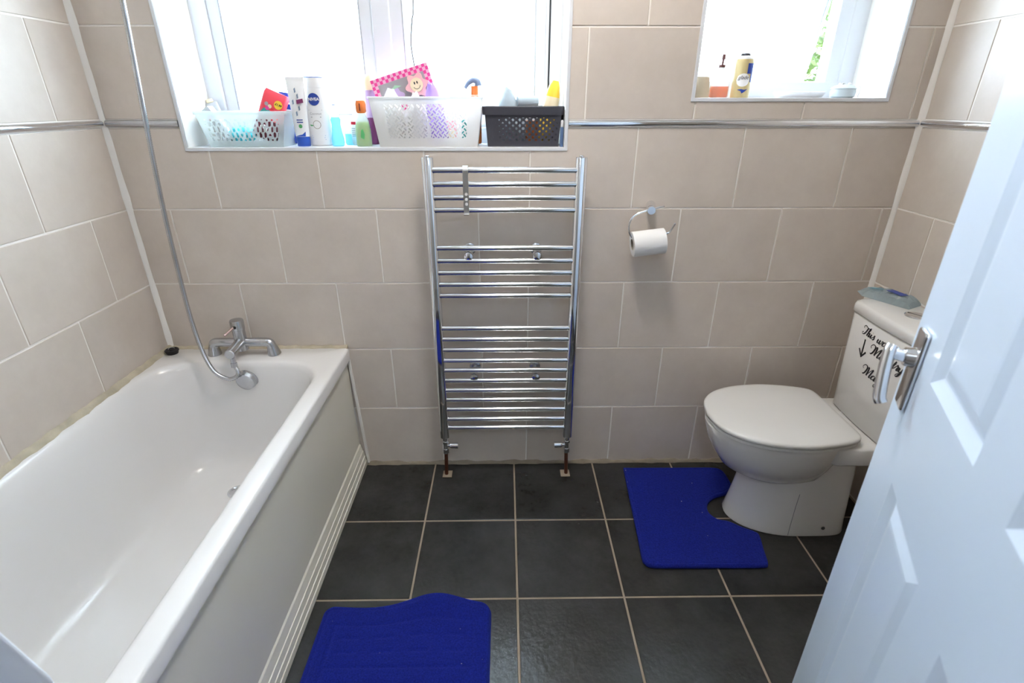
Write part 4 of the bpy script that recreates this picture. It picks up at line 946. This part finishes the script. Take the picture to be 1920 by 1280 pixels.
obj('cap', tube([(.012, 0, .178), (.010, 0, .190), (-.004, 0, .195), (-.020, -.002, .186), (-.031, -.004, .171)], lambda i, n: .0125*(1-.6*i/n), 12, 5), mat('slate_blue_plastic', (.18, .24, .38), .4), t, smooth=True)
for lb, x, y, w, h, m in (('tan carton at the bottom of the white basket', .985, .080, .045, .040, 'orange'), ('pink carton beside the tan one in the white basket', 1.095, .112, .035, .075, 'petal'), ('teal carton in the right end of the white basket', 1.140, .070, .016, .078, 'teal'), ('peach carton near the right end of the white basket', 1.098, .060, .020, .045, 'cream')):
    tag(obj('carton', box(-w/2, w/2, -.012, .012, 0, h), m, bevel=.002, loc=(x, y, SZ+.0032)), lb, 'box', 'cartons in the white basket')
# in the charcoal basket
tag(obj('rolled_cloth', crumple(.034, .026, .166, 21), 'ragb', smooth=True, sharp=80, loc=(1.288, .085, SZ+.004)), 'pale grey-blue cloth bunched to a peak in the charcoal basket', 'cloth', 'cloths in the charcoal basket')
tag(obj('rolled_cloth', S(tf(lathe([(.012, -.036), (.017, -.034), (.018, 0), (.017, .034), (.012, .036)], 18), loc=(0, 0, .131), rot=(0, PI/2, .2)), crumple(.036, .02, .12, 31)), 'ragb', smooth=True, sharp=60, loc=(1.350, .092, SZ+.004)), 'striped blue cloth rolled up in the middle of the charcoal basket', 'cloth', 'cloths in the charcoal basket')
t = thing('yellow_bottle', 'tilted yellow bottle with a white tip in the charcoal basket', 'bottle', (1.405, .095, SZ+.004))
rot = (0, math.radians(11), 0)
obj('body', tf(oval_bottle([(.020, .016, 0), (.023, .018, .006), (.026, .019, .10), (.024, .017, .15), (.018, .013, .180), (.011, .010, .196)]), rot=rot), 'yellow', t, smooth=True)
obj('cap', tf(oval_bottle([(.0108, .0098, .1965), (.011, .010, .198), (.010, .009, .212), (.006, .006, .217)]), rot=rot), 'white', t, smooth=True)
obj('label_band', tf(oval_bottle([(.0255, .0193, .115), (.0250, .0190, .135), (.0246, .0186, .148)]), rot=rot), 'cream', t, smooth=True)
tag(obj('carton', box(-.020, .020, -.014, .014, 0, .075), 'orange', bevel=.002, loc=(1.365, .060, SZ+.0032)), 'orange carton seen through the holes of the charcoal basket', 'box')
t = thing('steel_blue_tube', 'slim steel blue tube standing between the charcoal basket and the window side', 'tube', (1.4615, .022, SZ))
obj('body', lathe([(.0050, 0), (.0058, .002), (.0058, .055), (.0045, .060)], 16), mat('steel_blue_plastic', (.10, .17, .32), .35), t, smooth=True)
obj('cap', lathe([(.0046, .0602), (.0048, .061), (.0046, .078), (.003, .081)], 16), 'tin', t, smooth=True)
tag(obj('cable', tube([(.985, .172, 2.13), (.984, .172, 1.72), (.975, .172, 1.64), (.967, .172, 1.585), (.968, .172, 1.55), (.973, .172, 1.50), (.976, .168, 1.40)], .0022, 8, 8), 'gasket', smooth=True), 'thin black cable hanging down in front of the big window', 'cable')

# ------------------------------------------------------------------ things on the small sill
S2 = WIN2[2]
t = thing('beige_candle', 'small beige pillar candle in the left corner of the small window sill', 'candle', (1.918, .085, S2))
obj('wax', lathe([(.029, 0), (.030, .003), (.0255, .060), (.023, .063), (.006, .060), (.001, .060)], 26), 'beigecup', t, smooth=True)
obj('wick', cyl((0, 0, .059), (.001, 0, .067), .0008, 6), 'black', t)
t = thing('amber_pump_bottle', 'clear bottle with amber liquid and a dark pump on the small sill', 'bottle', (1.985, .100, S2))
obj('liquid', rbox(-.027, .027, -.015, .015, .002, .036, .006, .003), 'orangeliq', t, smooth=True)
obj('glass', rbox(-.029, .029, -.017, .017, 0, .062, .008, .004), 'clearp', t, smooth=True)
obj('neck', lathe([(.011, .062), (.010, .078), (.009, .085)], 16), 'clearp', t, smooth=True)
p_ = obj('pump', S(lathe([(.0105, .090), (.0105, .098), (.004, .0985)], 16), cyl((0, 0, .098), (.001, 0, .113), .0036, 10), cyl((.001, 0, .113), (.0015, 0, .128), .006, 12, .005)), mat('brown_pump_plastic', (.13, .05, .05), .4), t, smooth=True)
obj('collar', lathe([(.0095, .0852), (.0095, .0898)], 16), 'wlabel', t, smooth=True)
t = thing('air_freshener_can', 'gold and white aerosol can with a label reading glade on the small sill', 'aerosol can', (2.048, .080, S2))
obj('can', lathe([(.027, 0), (.029, .002), (.029, .104), (.027, .112)], 32), 'gold', t, smooth=True)
obj('shoulder', lathe([(.0271, .1122), (.0255, .116), (.020, .121), (.0165, .122)], 32), 'tin', t, smooth=True)
obj('nozzle_cap', lathe([(.0155, .1222), (.0155, .124), (.013, .129), (.001, .130)], 24), 'gasket', t, smooth=True)
obj('label_disc', on_cyl(S(*[(([(x0, -h0, 0), (x1, -h1, 0), (x1, h1, 0), (x0, h0, 0)]), [(0, 1, 2, 3)]) for x0, x1, h0, h1 in [(-.021+.042*k/12, -.021+.042*(k+1)/12, .019*math.sqrt(max(0, 1-((-.021+.042*k/12)/.021)**2)), .019*math.sqrt(max(0, 1-((-.021+.042*(k+1)/12)/.021)**2))) for k in range(12)]]), 0, 0, .052, .029, -PI/2-.25), 'wlabel', t)
obj('lettering', mp(on_cyl(text_shape('glade', .0155, .3), 0, 0, .059, .0295, -PI/2-.25), lambda x, y, z: (x, y, z)), 'black', t)
obj('navy_corner', on_cyl(fine(rect(.014, .085, .024, .030)), 0, 0, 0, .0292, -PI/2), 'navy', t)
obj('navy_edge', on_cyl(fine(rect(.021, .058, .010, .024)), 0, 0, 0, .0292, -PI/2), 'navy', t)
obj('flower_print', on_cyl(flat([(-.016, .004), (-.004, .0), (.0, -.007), (.008, -.002), (.018, .006), (.006, .004), (-.004, .006)]), 0, 0, .020, .0294, -PI/2-.2), 'navy', t)
t = thing('soap_dish', 'low white soap dish lying in the middle of the small sill', 'dish', (2.258, .105, S2))
obj('dish', loft([[(x, y, z) for x, y in rrect(0, 0, a, b, .03, 6, 2)] for a, b, z in ((.070, .030, 0), (.078, .037, .010), (.080, .039, .018), (.077, .036, .019), (.072, .032, .012), (.05, .02, .009))]), 'white', t, smooth=True)
t = thing('trinket_jar', 'small pale lidded jar with beads on top at the right of the small sill', 'jar', (2.392, .085, S2))
obj('jar_body', lathe([(.030, 0), (.036, .004), (.038, .018), (.036, .026)], 28), 'jar', t, smooth=True)
ld = obj('jar_lid', lathe([(.038, .0262), (.0385, .029), (.030, .036), (.012, .041), (.001, .042)], 28), 'jar', t, smooth=True)
for k in range(5): obj('bead', tf(lathe([(.001, -.004), (.0035, -.002), (.004, 0), (.0035, .002), (.001, .004)], 10), loc=(.016*math.cos(k*1.3)+.002, .012*math.sin(k*1.3), .0415)), 'steel' if k % 2 else 'wlabel', ld, smooth=True)
obj('string', tube([(.034, -.012, .028), (.044, -.016, .034), (.046, -.016, .018), (.042, -.018, .006), (.046, -.020, .001)], .0009, 6, 5), 'wlabel', t, smooth=True)

# ------------------------------------------------------------------ ceiling lamp and added landing fill
lamp = thing('ceiling_lamp', 'round frosted dome lamp on the bathroom ceiling', 'lamp', (1.35, -.62, CEIL))
obj('lamp_base', lathe([(.16, 0), (.16, -.02), (.15, -.022)], 32), 'white', lamp, smooth=True)
obj('lamp_shade', lathe([(.148, -.0225), (.14, -.045), (.11, -.07), (.06, -.085), (.001, -.09)], 32), 'lamp', lamp, smooth=True)
hl = thing('landing_fill', 'unseen glowing globe added on the landing as cool fill light', 'lamp', (1.2, -2.45, CEIL))  # added out of view: cool fill on the window wall from the doorway side
obj('lamp_base', lathe([(.06, 0), (.06, -.03), (.03, -.05)], 24), 'white', hl, smooth=True)
obj('lamp_shade', lathe([(.03, -.051), (.10, -.09), (.13, -.16), (.10, -.23), (.001, -.26)], 28), 'hfill', hl, smooth=True)

# ------------------------------------------------------------------ outside
struct(obj('ground', box(-30, 34, .6, 60, -2.75, -2.7), 'lawn'), 'lawn below the windows', 'ground')
tree = thing('garden_tree', 'leafy green tree outside the small open window', 'tree', (4.25, 3.3, -2.7))
obj('trunk', tube([(0, 0, 0), (.05, .03, 1.5), (-.03, .02, 3.0), (.02, 0, 4.6)], lambda i, n: .09*(1-.7*i/n), 10, 6), 'bark', tree, smooth=True)
V, F = [], []; rr = random.Random(5)
for k in range(5200):
    while True:
        p = Vector((rr.uniform(-1, 1), rr.uniform(-1, 1), rr.uniform(-1, 1)))
        if p.length < 1: break
    p = Vector((p.x*.62, p.y*.62, p.z*1.25+4.3)); a = Vector((rr.gauss(0, 1), rr.gauss(0, 1), rr.gauss(0, .6))).normalized(); b = a.orthogonal().normalized(); l = rr.uniform(.03, .055); i = len(V)
    V += [tuple(p-a*l), tuple(p+b*l*.5), tuple(p+a*l), tuple(p-b*l*.5)]; F.append((i, i+1, i+2, i+3))
fo = obj('foliage', (V, F), 'leaf', tree); fo['kind'] = 'stuff'
